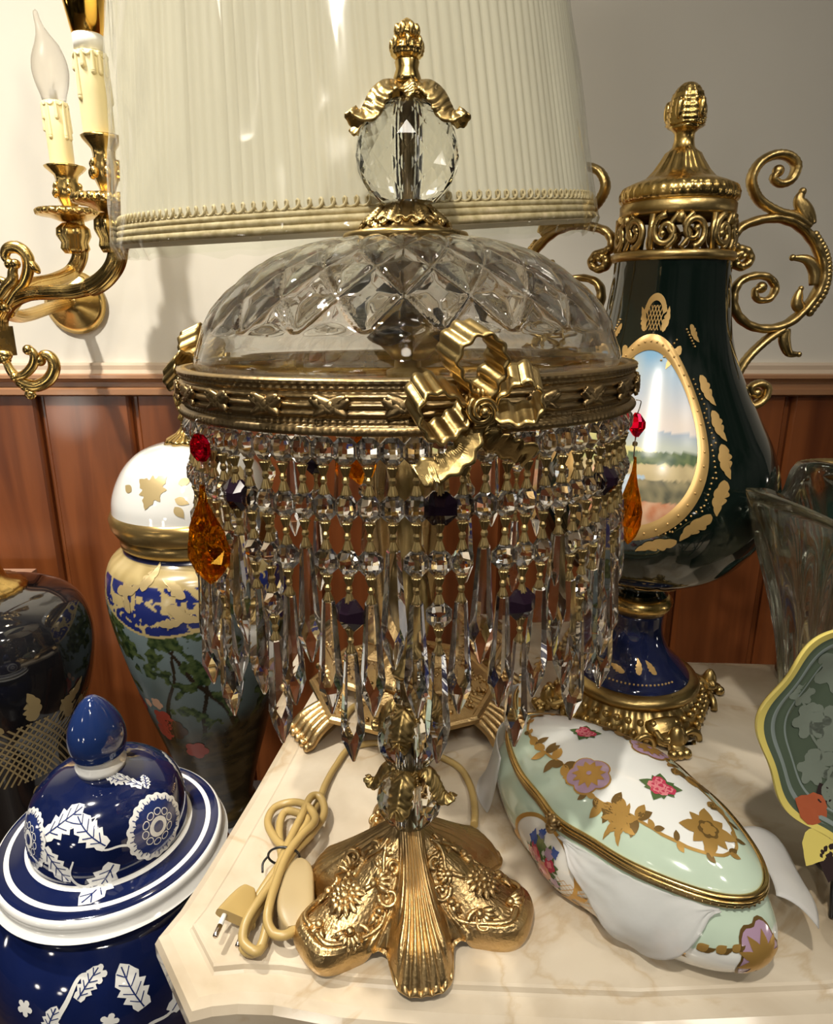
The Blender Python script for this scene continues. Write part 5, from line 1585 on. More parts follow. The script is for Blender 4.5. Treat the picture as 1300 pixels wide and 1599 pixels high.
b.build('body', [M_black_g, M_gilt2], dv)
b = MB()
b.lathe([(dr_(62, 924), dl(926)), (dr_(64, 918), dl(919)), (dr_(56, 912), dl(911)), (dr_(38, 906), dl(906)), (dr_(34, 896), dl(896)), (dr_(26, 870), dl(870)), (dr_(22, 830), dl(830)), (dr_(26, 795), dl(795)), (dr_(30, 782), dl(782))], 64, mod=lambda th, i, r, z: (r * (1 + (.02 * math.cos(th * 24) if i < 3 else 0)), z))
b.build('collar', M_gold, dv)
b = MB()
b.lathe([(0, dl(784)), (dr_(30, 784), dl(784)), (dr_(46, 765), dl(766)), (dr_(50, 750), dl(752)), (dr_(50, 742), dl(744)), (dr_(44, 740), dl(741)), (dr_(30, 752), dl(752)), (0, dl(754))], 64, mat=[1, 1, 0, 1, 1, 0, 0])
b.build('flared_lip', [M_white, M_gilt2], dv)
b = MB()
b.lathe([(0, .0), (dr_(108, 1320), 0.0), (dr_(110, 1310), .008), (dr_(95, 1290), .020), (dr_(72, 1260), .030), (dr_(70, 1230), .046), (0, .046)], 80, mod=lambda th, i, r, z: (r * (1 + .03 * math.cos(th * 16)), z))
b.build('foot', M_brass, dv)
# pale block behind it
pb_ = on(57, 888, .02)
pe = at(57, 888, 1.26)
blk = MB(); blk.box((pe.x - .42, 1.065, -.75), (pe.x, 1.25, pe.z - .03), 1); blk.box((pe.x - .43, 1.06, pe.z - .03), (pe.x, 1.26, pe.z), 0)
M_pink = mat('pinkish_marble', (.52, .32, .22), .3, var=(.40, .22, .14), vscale=14)
tag(blk.build('pedestal', [M_pink, M_tablewood]), 'pink marble topped pedestal behind the black vase', 'pedestal')

# ---------------------------------------------------- blue and white ginger jar, lower left
JY = .56
jc = at(177, 1308, JY)
M_blue = porc('cobalt_glaze', (.007, .014, .072), var=(.004, .007, .032), vscale=8)
M_jw = porc('white_glaze', (.80, .80, .77))
M_dblue = porc('deep_blue_line', (.02, .035, .14))
zf = -.42
jar = empty('ginger_jar', (jc.x, JY, zf), 'blue and white ginger jar with floral lid and pointed knob, beside the table', 'jar')
JB = zf
RJ = .098
js = empty('jar_stand', (jc.x, JY, -.75), 'dark wooden stand under the blue and white jar', 'stand')
b = MB(); b.lathe([(0, 0), (.10, 0), (.09, .04), (.06, .10), (.06, .24), (.09, .30), (.11, .31), (.11, .33), (0, .33)], 40); b.build('pedestal', M_tablewood, js)
zr = jc.z - zf                                    # rim height in the jar's own frame
jb = [(.070, 0), (.072, .02), (.080, .08), (.103, .18), (.122, zr - .14), (.124, zr - .10), (.116, zr - .060), (.100, zr - .032), (.088, zr - .022), (.086, zr - .004)]
JS = Surf(jb, 8)
b = MB(); b.lathe([(0, 0)] + JS.p + [(0, JS.p[-1][1])], 96)
def lf(mb, f, x, y, rot, s_, wm=1, vm=2, off=.0005):
    pts = []
    n = 5
    for i in range(n): pts += [(i / n, .13 + .02 * i), ((i + .62) / n, .25 * math.sin(PI * (i + .9) / (n + .6)) + .05)]
    up = [(0, 0)] + pts; pts2 = up + [(1.05, 0)] + [(a, -c) for a, c in up[:0:-1]]
    mb.decal(f, pts2, wm, off, at=(x, y), rot=rot, sc=s_, ctr=(.5, 0))
    mb.stroke(f, [(.02, 0), (.5, .02), (.98, 0)], .0012, vm, off * 1.6, at=(x, y), rot=rot, sc=s_)
    for k in range(4):
        t = .15 + .2 * k
        for sg in (-1, 1): mb.stroke(f, [(t, 0), (t + .16, sg * .19 * math.sin(PI * (t * .8 + .15)))], .0009, vm, off * 1.6, at=(x, y), rot=rot, sc=s_, n=3)
def vine(mb, f, pts, w, m=1): mb.stroke(f, pts, lambda t: w * (1.1 - .7 * t), m, .0005)
f = JS.f(R(300), zr - .074)
for (x, y, r0, s_) in ((-.052, .012, .9, .030), (.0, -.010, 1.9, .044), (.020, -.028, .7, .046), (.035, .012, 1.2, .032), (-.080, -.02, 1.2, .028), (-.062, -.042, .3, .022), (.075, -.030, 1.2, .030), (-.095, -.05, 1.8, .026), (.05, -.055, .2, .03), (-.012, -.06, 2.4, .04), (.095, .0, 2.2, .03)):
    lf(b, f, x, y, r0, s_)
vine(b, f, [(-.075, -.11), (-.068, -.06), (-.075, -.02), (-.060, .012), (-.050, .030), (-.036, .030)], .006)
vine(b, f, [(-.035, -.09), (-.022, -.05), (.0, -.030), (.020, -.028), (.045, -.005), (.062, .022)], .0045)
vine(b, f, [(.020, -.028), (.050, -.02), (.068, .01), (.078, .03), (.062, .040)], .004)
for (x, y) in ((-.034, .030), (.062, .022), (-.028, -.012), (.060, .040), (-.10, .0)):
    b.decal(f, petals(5, .5, 1, .3, 5), 1, .0006, at=(x, y), sc=.008)
b.build('body', [M_blue, M_jw, M_dblue], jar)
# lid
LM = Matrix.Translation((0, 0, zr)) @ Matrix.Rotation(R(.5), 4, 'Y') @ Matrix.Rotation(R(2), 4, 'X')
jl = [(.108, -.010), (RJ + .005, -.004), (RJ + .0055, .003), (RJ + .002, .008), (RJ - .010, .010), (RJ - .023, .0125), (RJ - .0265, .015), (RJ - .0265, .024), (RJ - .0285, .044), (RJ - .035, .062), (RJ - .050, .076), (RJ - .070, .083), (.018, .086)]
JL = Surf(jl, 6)
def pjl(s_): return [(r, z) for r, z in JL.p]
b = MB(LM)
mats_ = []
for i in range(len(JL.p) - 1):
    r_, z_ = JL.p[i]
    if z_ < .0075 and i < 24: m_ = 1
    elif i < 30 and r_ > RJ - .0035: m_ = 0
    elif i < 40 and r_ > RJ - .0085: m_ = 1
    elif i < 40 and r_ > RJ - .022: m_ = 0
    elif i < 42 and z_ < .0145: m_ = 1
    else: m_ = 0
    mats_.append(m_)
b.lathe(JL.p, 96, mat=mats_)
b.lathe([(0, -.010), (.108, -.010)], 60, mat=1)
# flowers and leaf sprays on the dome
def flower(mb, th, z, s_):
    f = JL.f(th, z)
    mb.decal(f, petals(18, .90, 1.0, 0, 5), 1, .0005, sc=s_, rings=4)
    mb.decal(f, petals(18, .70, .80, 0, 5), 2, .0008, sc=s_, rings=4)
    for k in range(36):
        a = 2 * PI * k / 36; mb.stroke(f, [(s_ * .74 * math.cos(a), s_ * .74 * math.sin(a)), (s_ * (.90 - .06 * (k % 2)) * math.cos(a), s_ * (.90 - .06 * (k % 2)) * math.sin(a))], .0009, 2, .0009, n=2)
    for k in range(10):
        a = 2 * PI * k / 10; mb.stroke(f, [(s_ * (.44 + .10 * math.cos(q)) * math.cos(a + .26 * math.sin(q)), s_ * (.44 + .10 * math.cos(q)) * math.sin(a + .26 * math.sin(q))) for q in [2 * PI * j / 8 for j in range(9)]], .0008, 1, .0011, n=2)
    mb.decal(f, circ(20), 1, .0012, sc=s_ * .30); mb.decal(f, circ(16), 2, .0015, sc=s_ * .17)
flower(b, R(331), .046, .030); flower(b, R(226), .046, .027); flower(b, R(40), .046, .027); flower(b, R(120), .046, .027)
f = JL.f(R(288), .045)
for (x, y, r0, s_) in ((.006, .006, 2.35, .040), (.010, -.012, -2.2, .042), (-.052, .014, .70, .044), (-.050, .004, -.9, .036), (.046, .056, 2.5, .036), (.060, .040, 2.0, .030), (.062, .036, .6, .018)): lf(b, f, x, y, r0, s_)
vine(b, f, [(.034, -.006), (.018, .002), (.002, .004), (-.010, .020), (-.002, .032), (-.036, .020)], .0022)
vine(b, f, [(.0, -.03), (-.018, -.030), (-.026, -.018), (-.022, -.004)], .0035)
vine(b, f, [(.06, .040), (.058, .052), (.040, .064), (.02, .066)], .003)
jlid = b.build('lid', [M_blue, M_jw, M_dblue], jar)
f = None
b = MB(LM)
b.lathe([(.0175, .084), (.022, .086), (.0225, .091), (.019, .0955), (.0195, .099), (.021, .1005)], 48, mat=1)
b.lathe([(q.x if i else .0, q.y) for i, q in enumerate(spl([(.0, .0995, 0), (.0205, .1005, 0), (.0245, .108, 0), (.0255, .118, 0), (.0235, .130, 0), (.0185, .142, 0), (.0115, .153, 0), (.005, .1595, 0)], 5))] + [(0, .161)], 48)
b.build('knob', [porc('plain_blue_glaze', (.012, .028, .11)), M_jw], jlid)
# ================================================================== porcelain box, packing sheet, glass vase, plate
M_mint = porc('mint_enamel', (.50, .62, .50))
M_bgilt = mat('box_gilding', (.60, .36, .10), .3, .6)
M_dgilt = mat('dark_gilding', (.20, .12, .035), .35, .5)
M_rose = mat('rose_enamel', (.50, .05, .10), .15, coat=.5)
M_pinkr = mat('pale_rose_enamel', (.72, .25, .28), .15, coat=.5)
M_leafe = mat('leaf_green_enamel', (.08, .14, .05), .15, coat=.5)
M_lilac = mat('lilac_enamel', (.40, .27, .38), .15, coat=.5)
M_bluee = mat('blue_enamel', (.05, .10, .35), .15, coat=.5)
M_peach = mat('peach_enamel', (.62, .26, .16), .15, coat=.5)
BZ = .066
e0, e1 = on(800, 1165, BZ), on(1176, 1345, BZ)          # ends of the long axis of the lid
bc = (e0 + e1) / 2
BA = R(-58)
LA, LB = .124, .066
bc = V((.172, .499, 0))
box = empty('porcelain_box', (bc.x, bc.y, 0), 'mint and white porcelain casket with gilt rim and painted roses', 'box', (0, 0, BA))
def bo_r(th, a, c):
    """lobed oval"""
    e = (abs(math.cos(th)) ** 2.0 / a ** 2 + abs(math.sin(th)) ** 2.0 / c ** 2) ** -.5
    return e * (1 + .030 * math.cos(4 * th) + .014 * math.cos(8 * th))
def ovl(th, s_, a=LA, c=LB): r = bo_r(th, a, c) * s_; return r * math.cos(th), r * math.sin(th)
prof_b = [(.80, 0), (.88, .001), (1.0, .010), (1.09, .024), (1.11, .038), (1.06, .052), (.98, .064), (.95, .0695)]
pb2 = [(q.x, q.y) for q in spl([(a, z, 0) for a, z in prof_b], 5)]
class BS: pass
def bsurf(th, t):
    i = min(len(pb2) - 2, int(t * (len(pb2) - 1))); k = t * (len(pb2) - 1) - i
    s_ = pb2[i][0] + (pb2[i + 1][0] - pb2[i][0]) * k; z = pb2[i][1] + (pb2[i + 1][1] - pb2[i][1]) * k
    x, y = ovl(th, s_)
    return V((x, y, z))
b = MB()
def bcol(u, v):
    th = u * 2 * PI; z = bsurf(th, v).z
    edge = .037 + .009 * math.cos(th * 4) + .003 * math.cos(th * 9)
    return (.50, .62, .50) if z > edge else (.82, .83, .80)
b.grid(lambda u, v: bsurf(u * 2 * PI, v), 280, 60, wu=True, colf=bcol)
b.face([b.add(bsurf(2 * PI * k / 80, 0), (.8, .8, .8)) for k in range(80)][::-1], 0, False)
def bf(th0, t0):
    p = bsurf(th0, t0); r0 = p.xy.length
    e = 1e-3; ds = (bsurf(th0 + e, t0) - bsurf(th0 - e, t0)).length / (2 * e)
    dt = (bsurf(th0, min(1, t0 + e)) - bsurf(th0, t0 - e)).length / (2 * e)
    return lambda a, c: bsurf(th0 + a / ds, max(0, min(1, t0 + c / dt)))
# floral cartouche on the long side
LEFTS = R(222); 
f = bf(R(262), .52)
b.decal(f, [(1.25 * x, y) for x, y in circ(40)], 1, .0005, sc=.030, rings=5)
b.stroke(f, [(.0385 * math.cos(a), .031 * math.sin(a)) for a in [2 * PI * k / 24 for k in range(25)]], .0036, 2, .0009, n=2)
brn = random.Random(8)
for (x, y, s_, m_) in ((-.006, .002, .0085, 3), (.006, -.006, .0095, 4), (-.014, -.006, .007, 4), (.013, .004, .006, 3), (-.002, .012, .006, 5), (.010, .012, .005, 7), (-.012, .010, .0055, 6), (.0, -.015, .0065, 3), (.018, -.010, .005, 7), (-.004, .020, .004, 6), (.015, .016, .0035, 6)):
    for k in range(5):
        a = 2 * PI * k / 5 + brn.random(); b.decal(f, leaf_pts(6, .3), 5 if m_ != 6 else 6, .0008, at=(x, y), rot=a, sc=s_ * 1.5)
    b.decal(f, petals(5, .7, 1, .2, 5), m_, .0012, at=(x, y), sc=s_); b.decal(f, petals(4, .5, 1, .6, 5), 8 if m_ in (3, 4) else m_, .0015, at=(x, y + .0008), sc=s_ * .5)
for k in range(9):
    a = R(190 + 24 * k); b.decal(f, AC, 2, .0009, at=(.039 * math.cos(a), .031 * math.sin(a)), rot=a + 1.0, sc=.018, ctr=(.45, .05))
f = bf(R(287), .40)
for k in range(-3, 4):
    b.stroke(f, [(k * .006 - .012, -.012), (k * .006 + .012, .012)], .0006, 2, .0006); b.stroke(f, [(k * .006 + .012, -.012), (k * .006 - .012, .012)], .0006, 2, .0006)
for (x, y, r0, s_) in ((-.02, -.018, .2, .022), (.0, -.020, -.1, .022), (.020, -.018, .2, .020), (.04, -.022, .0, .014), (.058, -.020, .1, .009)): b.decal(f, AC, 2, .0008, at=(x, y), rot=r0, sc=s_, ctr=(.45, .05))
# gilt leaf swag and pansy on the right-hand end
f = bf(R(-22), .52)
for (x, y, r0, s_) in ((-.016, .0, 2.2, .017), (-.012, .004, .6, .015), (-.016, -.002, -2.0, .016), (-.008, -.002, -.6, .013), (.006, .004, .3, .014), (.018, .006, .4, .013), (-.014, -.012, -1.6, .012), (.028, .009, .4, .011)):
    b.decal(f, acanthus(3), 9 if x < .02 else 9, .0008, at=(x, y), rot=r0, sc=s_, ctr=(.45, .05)); b.decal(f, leaf_pts(6, .3), 2, .0011, at=(x, y), rot=r0 + .3, sc=s_ * .7)
f = bf(R(-3), .55)
b.decal(f, [(.82 * x, 1.15 * y) for x, y in petals(5, .75, 1, .3, 6)], 9, .0006, sc=.0225); b.decal(f, [(.82 * x, 1.15 * y) for x, y in petals(5, .75, 1, .3, 6)], 7, .0008, sc=.0205)
for k in range(9): b.decal(f, leaf_pts(6, .2), 2, .0012, rot=2 * PI * k / 9, sc=.0185)
M_boxpaint = painted('box_enamel', .08, .8)
BM = [M_boxpaint, M_white, M_bgilt, M_rose, M_peach, M_leafe, M_bluee, M_lilac, M_pinkr, M_dgilt]
b.build('box_body', BM, box)
# metal rims
b = MB()
for z, s_, r in ((.0695, .985, .0026), (.0730, .995, .0016)):
    b.tube([V((*ovl(2 * PI * k / 160, s_), z)) for k in range(160)], r, 8, closed=True)
for k in range(170):
    x, y = ovl(2 * PI * k / 170, 1.005); b.ball((x, y, .0695), .0013, nu=5, nv=4)
b.build('hinge_rim', M_bronze, box)
# lid
LT0 = .0755
def lid_z(x, y):
    th = math.atan2(y, x); r = math.hypot(x, y); q = min(1.0, r / bo_r(th, LA, LB))
    return LT0 + .026 * (1 - q ** 2.6) + .004 * (1 - q ** 12) 
b = MB()
def mint_at(x, y):
    th = math.atan2(y, x); q = math.hypot(x, y) / bo_r(th, LA, LB)
    # white field shaped by four swags
    lim = .74 + .13 * math.cos(2 * th + PI) * -1 * .5 - .07 * abs(math.cos(2.0 * th + .6)) + .05 * math.cos(4 * th)
    return q > lim
def lidp(u, v):
    th = u * 2 * PI; x, y = ovl(th, v * .985); return V((x, y, lid_z(x, y) if v < 1 else LT0))
def lcol(u, v):
    x, y = ovl(u * 2 * PI, v * .985)
    return (.50, .62, .50) if mint_at(x, y) else (.80, .82, .80)
b.grid(lidp, 300, 90, wu=True, colf=lcol)
fl2 = lambda a, c: V((a, c, lid_z(a, c)))
# gilt garland following the edge of the white field
gar = []
for k in range(121):
    th = 2 * PI * k / 120; lo, hi = .3, .98
    ca, sa = math.cos(th), math.sin(th); R0 = bo_r(th, LA, LB)
    for q in range(60):
        s_ = .4 + .6 * q / 60
        if mint_at(R0 * s_ * ca, R0 * s_ * sa): break
    gar.append((R0 * s_ * ca, R0 * s_ * sa))
b.stroke(fl2, gar, .0022, 2, .0006, n=2)
gr_ = random.Random(4)
for k in range(0, 120, 3):
    x, y = gar[k]; big = (k % 30) in (9, 12, 15, 18)
    for j in range(3 if big else 2):
        b.decal(fl2, leaf_pts(6, .3, .1), 2 if (k // 3 + j) % 2 else 9, .0008, at=(x, y), rot=gr_.uniform(0, 6.3), sc=(.013 if big else .008), rings=2)
def pansy(x, y, s_, rot):
    b.decal(fl2, petals(5, .78, 1, .3, 7), 2, .0009, at=(x, y), sc=s_ * 1.08, rot=rot); b.decal(fl2, petals(5, .78, 1, .3, 7), 7, .0012, at=(x, y), sc=s_, rot=rot)
    for k in range(11): b.decal(fl2, leaf_pts(6, .22), 2, .0016, at=(x, y), rot=2 * PI * k / 11 + rot, sc=s_ * .78, rings=2)
    b.decal(fl2, circ(10), 7, .002, at=(x, y), sc=s_ * .12)
def roses(x, y, s_):
    for k in range(9): b.decal(fl2, leaf_pts(6, .3), 5, .0009, at=(x, y), rot=2 * PI * k / 9 + .2 * (k % 2), sc=s_ * (1.35 + .35 * (k % 2)), rings=2)
    for (dx_, dy_, q, m_) in ((0, 0, .70, 3), (.6, .25, .55, 3), (-.5, .35, .55, 3), (.1, -.6, .5, 3), (-.45, -.4, .45, 8), (.5, -.35, .42, 8)):
        b.decal(fl2, petals(6, .8, 1, .2, 5), m_, .0013, at=(x + dx_ * s_, y + dy_ * s_), sc=s_ * q, rings=2)
        b.decal(fl2, petals(4, .5, 1, .7, 5), 8, .0016, at=(x + dx_ * s_, y + dy_ * s_), sc=s_ * q * .62, rings=2); b.decal(fl2, petals(3, .5, 1, .2, 5), 3, .0019, at=(x + dx_ * s_, y + dy_ * s_), sc=s_ * q * .34, rings=2)
def box_local(x, y, z=.094):
    p = on(x, y, z) - V((bc.x, bc.y, 0)); p = Matrix.Rotation(-BA, 3, 'Z') @ p; return p.x, p.y
pansy(*box_local(919, 1217, .097), .0175, .3); pansy(*box_local(1012, 1178, .095), .0165, 1.0)
roses(*box_local(913, 1155, .097), .0085); roses(*box_local(1030, 1238, .099), .0100)
x, y = box_local(1103, 1308, .090)
for k in range(8): b.decal(fl2, leaf_pts(6, .28, .1), 2, .001, at=(x, y), rot=2 * PI * k / 8, sc=.017 + .004 * (k % 2), rings=2)
b.decal(fl2, petals(6, .7, 1, 0, 5), 9, .0012, at=(x, y), sc=.008); b.decal(fl2, petals(5, .6, 1, .4, 5), 2, .0015, at=(x, y), sc=.006)
x, y = box_local(968, 1282, .093)
for k in range(7): b.decal(fl2, acanthus(3), 2, .001, at=(x, y), rot=2 * PI * k / 7, sc=.016, ctr=(.45, .05), rings=2)
blid = b.build('lid', BM, box)
b = MB()
b.tube([V((*ovl(2 * PI * k / 160, .995), LT0 + .0006)) for k in range(160)], .0026, 8, closed=True)
b.tube([V((*ovl(2 * PI * k / 160, 1.008), LT0 - .0026)) for k in range(160)], .0016, 8, closed=True)
b.build('lid_rim', mat('gilt_metal_rim', (.62, .43, .16), .25, 1), blid)
b = MB()
th = R(268); x, y = ovl(th, 1.03); d = V((math.cos(th), math.sin(th), 0))
for (o, z, r) in ((.0, .0725, .0058), (.0025, .0695, .0048), (.001, .0755, .0045), (.003, .0665, .0032)): b.ball(V((x, y, z)) + d * o, r, (1, 1, .8), 10, 8)
for k in range(5):
    a = PI * k / 4; b.ball(V((x, y, .072)) + V((-d.y, d.x, 0)) * (.0075 * math.cos(a)) + V((0, 0, .006 * math.sin(a))), .0022, nu=8, nv=6)
b.build('clasp', M_bronze, box)

# packing sheet: thin white foam shut under the lid, hanging over the front and out on the table
M_foam = mat('white_packing_foam', (.80, .80, .80), .5, bump=.6, bscale=70)
def foam_mat():
    m = M_foam; nt = m.node_tree; p = nt.nodes['Principled BSDF']; o = [n for n in nt.nodes if n.type == 'OUTPUT_MATERIAL'][0]
    t = nt.nodes.new('ShaderNodeBsdfTransparent'); tl = nt.nodes.new('ShaderNodeBsdfTranslucent'); tl.inputs['Color'].default_value = (.85, .85, .85, 1)
    x = nt.nodes.new('ShaderNodeMixShader'); x.inputs[0].default_value = .35; y = nt.nodes.new('ShaderNodeMixShader'); y.inputs[0].default_value = .30
    nt.links.new(p.outputs[0], x.inputs[1]); nt.links.new(tl.outputs[0], x.inputs[2]); nt.links.new(x.outputs[0], y.inputs[1]); nt.links.new(t.outputs[0], y.inputs[2]); nt.links.new(y.outputs[0], o.inputs['Surface'])
foam_mat()
def toB(p): return Matrix.Rotation(BA, 3, 'Z') @ p + V((bc.x, bc.y, 0))
pk = empty('packing_sheet', (bc.x, bc.y, 0), 'thin white foam packing sheet shut under the lid of the porcelain casket', 'packing')
O3 = V((bc.x, bc.y, 0))
b = MB()
# front flap: from the rim down over the bulge, between two bearings, shape narrowing to a corner
def flap(u, v):
    th = R(275) + R(72) * u
    tmin = .20 + (.72 * (.68 - u) / .68 if u < .68 else .72 * (u - .68) / .32)
    t = .93 - (.93 - min(.92, tmin)) * v
    p = bsurf(th, t); n = V((p.x, p.y, 0)).normalized()
    off = .0045 + .0030 * v + .0022 * math.sin(u * 21 + 4 * v) * v + .0012 * noise.noise(V((u * 26 + v * 9, v * 5, 0)))
    return toB(p + n * (off + .002) + V((0, 0, .0005)))
b.sheet(lambda u, v: flap(u, v) - O3, 40, 20, .0007); b.build('sheet_flap', M_foam, pk)
b = MB()
# left flap lying out on the table, held at its inner edge
def flapL(u, v):
    th = R(150) + R(58) * u
    p = toB(V((*ovl(th, 1.05), .0665))); d = V((-.55 - .25 * u, .85 - .35 * u, 0)).normalized()
    L = .044 - .034 * u + .006 * math.sin(u * 9)
    q = p + d * (L * v + .006); z = p.z * (1 - v) ** 1.7 + .0015 + .0022 * (1 + math.sin(u * 17 + v * 5)) * .5 * math.sin(PI * min(1, v * 1.2)) * v
    out = bsurf(th, .4); 
    return V((q.x, q.y, max(z, .0012)))
b.sheet(lambda u, v: flapL(u, v) - O3, 26, 20, .0007); b.build('sheet_flap', M_foam, pk)
b = MB()
def flapR(u, v):
    th = R(8) + R(28) * u
    p = toB(V((*ovl(th, 1.05), .066))); d = V((.75, .25 - .5 * (1 - u), 0)).normalized()
    q = p + d * (.030 + .012 * u) * v + d * .002; return V((q.x, q.y, p.z - .020 * v * v + .002 * math.sin(u * 9) * v))
b.sheet(lambda u, v: flapR(u, v) - O3, 16, 12, .0007); b.build('sheet_flap', M_foam, pk)

# ---------------------------------------------------- square flared glass vase, right
gc = V((.420, .592, 0))
M_vglass = glass('smoky_clear_glass', (.93, .94, .90), 1.5, 0, .10)
gv = empty('glass_vase', gc, 'tall square flared clear glass vase standing behind the green plate', 'vase', (0, 0, R(8)))
GH = .305
def sq(th, r, k):
    c, s_ = math.cos(th), math.sin(th)
    m = (abs(c) ** k + abs(s_) ** k) ** (-1 / k); return r * m
def gvp(u, v, inner=False):
    z = GH * v if not inner else .02 + (GH - .02) * v
    tw = R(38) * (z / GH)
    r = .042 + .003 * math.cos(z / GH * 6) + .059 * (z / GH) ** 1.7
    th = u * 2 * PI
    rad = sq(th, r, 5) if not inner else sq(th, r - (.010 + .012 * (1 - z / GH)), 4)
    rad *= 1 - .13 * abs(math.cos(th * 2)) ** 1.5 * (z / GH) ** 1.2
    if not inner: rad += .0016 * math.cos(th * 36) * math.sin(PI * min(1, v * 1.05)) 
    zc = z + (.020 * (abs(math.sin(th * 2)) ** 1.5 - .5) * (v ** 10))
    return V((rad * math.cos(th + tw), rad * math.sin(th + tw), zc))
b = MB()
A_ = b.grid(lambda u, v: gvp(u, v), 288, 50, wu=True)
B_ = b.grid(lambda u, v: gvp(u, v, True), 288, 30, wu=True, flip=True)
n = 288
for k in range(n):
    k2 = (k + 1) % n
    b.face([A_[k][50], A_[k2][50], B_[k2][30], B_[k][30]], 0, True)
b.face([A_[k][0] for k in range(n)][::-1], 0, False); b.face([B_[k][0] for k in range(n)], 0, False)
b.build('vase_body', M_vglass, gv)

# ---------------------------------------------------- green scalloped plate on a stand, right edge
M_plate = porc('grey_green_glaze', (.075, .10, .07), rough=.12)
M_pale = porc('pale_grey_green_glaze', (.17, .20, .165), rough=.12)
M_yellow = porc('yellow_glaze', (.62, .52, .14), rough=.12)
M_line = porc('grey_blue_line', (.20, .24, .23), rough=.12)
pcx = at(1392, 1150, .465)
PR = abs(at(1197, 1150, .465).x - pcx.x) * 1.0
plate = empty('scalloped_plate', (pcx.x, pcx.y + .003, pcx.z), 'grey green plate with scalloped yellow rim and pale flowers, standing at the right', 'plate', (R(80), 0, R(-8)))
def pl_out(th): return 1 + .035 * math.cos(8 * th + .6) + .018 * math.cos(4 * th)
def plz(q): return .012 * max(0, (q - .62) / .38) ** 1.4 + .0015 * math.exp(-((q - .80) / .03) ** 2) + .0015 * math.exp(-((q - .89) / .02) ** 2)
b = MB()
def pp(u, v):
    th = u * 2 * PI; r = PR * v * (1 + (pl_out(th) - 1) * max(0, (v - .5) / .5)); return V((r * math.cos(th), r * math.sin(th), plz(v)))
NU, NV = 200, 60
b.grid(pp, NU, NV, wu=True)
for i in range(len(b.f)):
    v = (i % NV) / NV
    b.m[i] = 1 if v > .945 else (3 if .865 < v < .885 or .775 < v < .80 else 0)
g2 = b.grid(lambda u, v: pp(u, v) + V((0, 0, -.006 - .004 * (1 - v) )), NU, 20, wu=True, flip=True)
b.grid(lambda u, v: pp(u, 1) * (1 + .008 * math.sin(PI * v)) + V((0, 0, -.006 * v)), NU, 5, 1, wu=True, flip=True)
fp_ = lambda a, c: V((a, c, plz(math.hypot(a, c) / PR)))
def pflower(x, y, s_, rot):
    b.decal(fp_, petals(6, .45, 1, .3, 6), 2, .0005, at=(x, y), sc=s_, rot=rot)
    b.stroke(fp_, [(x, y), (x + s_ * .8 * math.cos(rot - 1.6), y + s_ * .8 * math.sin(rot - 1.6)), (x + s_ * 2.1 * math.cos(rot - 1.3), y + s_ * 2.1 * math.sin(rot - 1.3))], .002, 2, .0005)
    for k, q in ((1.0, .7), (1.5, -.9), (1.7, .5)): b.decal(fp_, leaf_pts(8, .36, .08), 2, .0006, at=(x + s_ * k * math.cos(rot - 1.4), y + s_ * k * math.sin(rot - 1.4)), rot=rot - 1.4 + q, sc=s_ * 1.1)
prn = random.Random(6)
for (x, y, s_, r0) in ((-.60, .06, .020, .2), (-.42, .52, .028, .6), (-.38, .02, .026, .1), (-.55, -.34, .018, 1.0), (-.30, -.34, .022, .4), (-.15, .35, .03, .2), (-.12, -.1, .03, 1.2), (.15, .1, .03, .3), (.1, -.45, .028, .2), (-.2, .72, .022, .2), (.35, .5, .03, .8), (.45, -.1, .03, .1), (-.70, .30, .014, .3)):
    pflower(x * PR, y * PR, s_ * .78, r0)
# coloured spray low on the rim
f = fp_
for (x, y, r0, s_, m_) in ((-.44, -.72, 2.6, .020, 4), (-.40, -.66, 1.2, .022, 2), (-.34, -.70, .3, .024, 2), (-.36, -.78, -1.2, .022, 1), (-.46, -.80, -2.2, .020, 1), (-.28, -.76, -.3, .022, 5), (-.42, -.62, 2.0, .012, 5), (-.30, -.86, -1.0, .024, 1), (-.38, -.90, -1.9, .018, 5), (-.2, -.88, -.6, .02, 5)):
    b.decal(f, leaf_pts(8, .4, .05), m_, .0010, at=(x * PR, y * PR), rot=r0, sc=s_ * 1.5)
b.build('dish', [M_plate, M_yellow, M_pale, M_line, mat('brick_red_enamel', (.35, .09, .04), .2), mat('brown_black_enamel', (.03, .02, .02), .2)], plate)
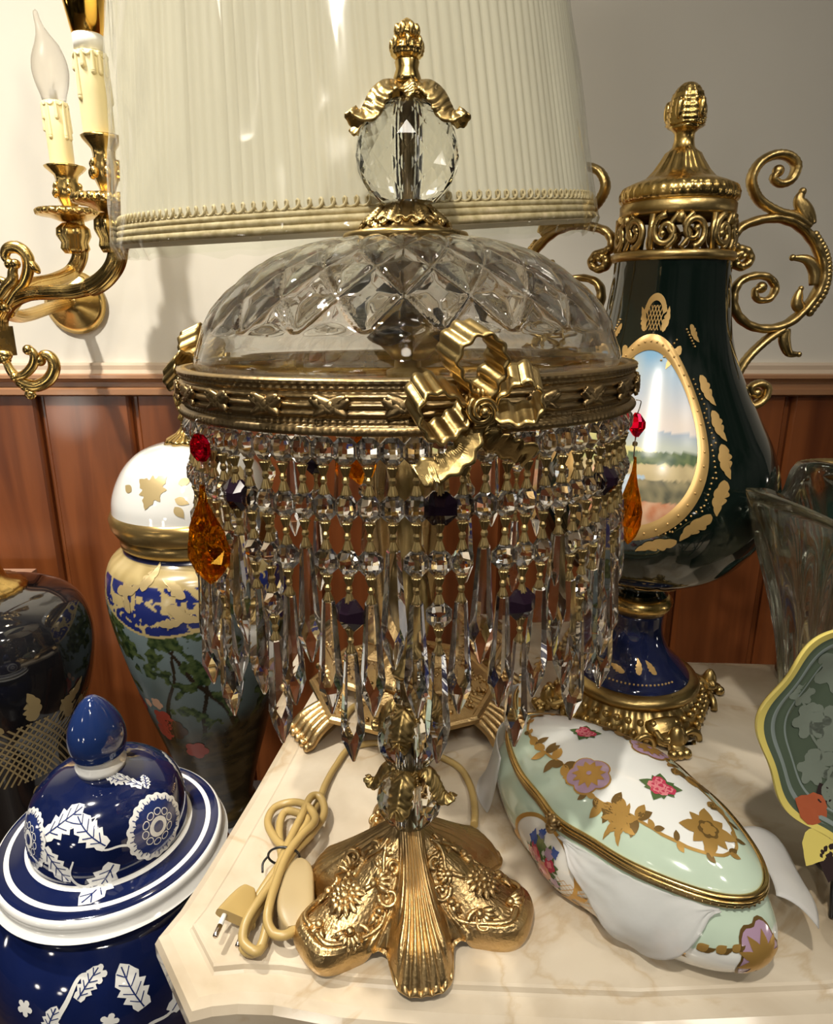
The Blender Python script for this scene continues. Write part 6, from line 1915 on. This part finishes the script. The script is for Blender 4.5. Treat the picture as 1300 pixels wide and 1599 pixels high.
# plate stand: a small dark easel behind it
st2 = empty('plate_easel', (pcx.x, pcx.y + .02, 0), 'small dark wire easel holding the scalloped plate', 'stand')
b = MB()
zc_ = pcx.z - PR
for sg in (-1, 1):
    b.tube(spl([V((sg * .032, -.056, .050)), V((sg * .032, -.055, .034)), V((sg * .032, -.030, .029)), V((sg * .032, -.004, .029)), V((sg * .030, .004, .10)), V((sg * .02, .014, .16))], 6), .0025, 8)
b.tube([V((-.032, -.004, .029)), V((.032, -.004, .029))], .0025, 8)
b.tube(spl([V((0, .014, .15)), V((0, .022, .08)), V((0, .034, .003))], 5), .0025, 8)
for sg in (-1, 1): b.tube([V((sg * .032, -.034, .0295)), V((sg * .036, -.046, .0026))], .0025, 8)
b.tube([V((-.02, .014, .16)), V((.02, .014, .16))], .0025, 8)
b.build('wire_frame', M_smoke, st2)

# ---------------------------------------------------- faceted glass ornament at the right edge
kp = on(1316, 1462, 0) + V((.010, -.014, 0))
b = MB(); pr = []
for i in range(9):
    ph = -PI / 2 + PI * i / 8; pr.append((max(0, .021 * math.cos(ph)), .021 + .021 * math.sin(ph)))
pr[0] = (0, .0006); pr[1] = (.010, .0006); pr[-1] = (0, .042)
b.lathe(pr, 12, smooth=False, twist=.5)
o = b.build('crystal_ornament', M_ballglass); o.location = kp
tag(o, 'small faceted clear crystal ball on the marble in front of the plate', 'ornament')

# ---------------------------------------------------- gilt rimmed bowl far right
ky = .81
kc = at(1334, 735, ky)
rw = rr(84, 735, ky)
bl = empty('gilt_urn', (kc.x, ky, 0), 'gilt rimmed dark urn partly hidden behind the glass vase', 'urn')
b = MB()
zt_ = kc.z
pr = [(0, 0), (.05, 0), (.05, .01), (.03, .03), (.022, .06), (.03, .09), (rw * .75, .15), (rw * .85, zt_ - .05), (rw * .70, zt_ - .025), (rw * .86, zt_ - .006), (rw * .80, zt_ - .008), (rw * .62, zt_ - .03), (0, zt_ - .06)]
b.lathe(pr, 64); b.build('urn_body', porc('deep_green_glaze', (.02, .05, .04)), bl)
b = MB()
b.lathe([(rw * .84, zt_ - .010), (rw * .95, zt_ - .006), (rw, zt_ - .001), (rw * .97, zt_ + .002), (rw * .86, zt_ - .002), (rw * .82, zt_ - .008)], 96, mod=lambda th, i, r, z: (r * (1 + .012 * math.cos(th * 40)), z))
b.build('gilt_rim', M_brass, bl)
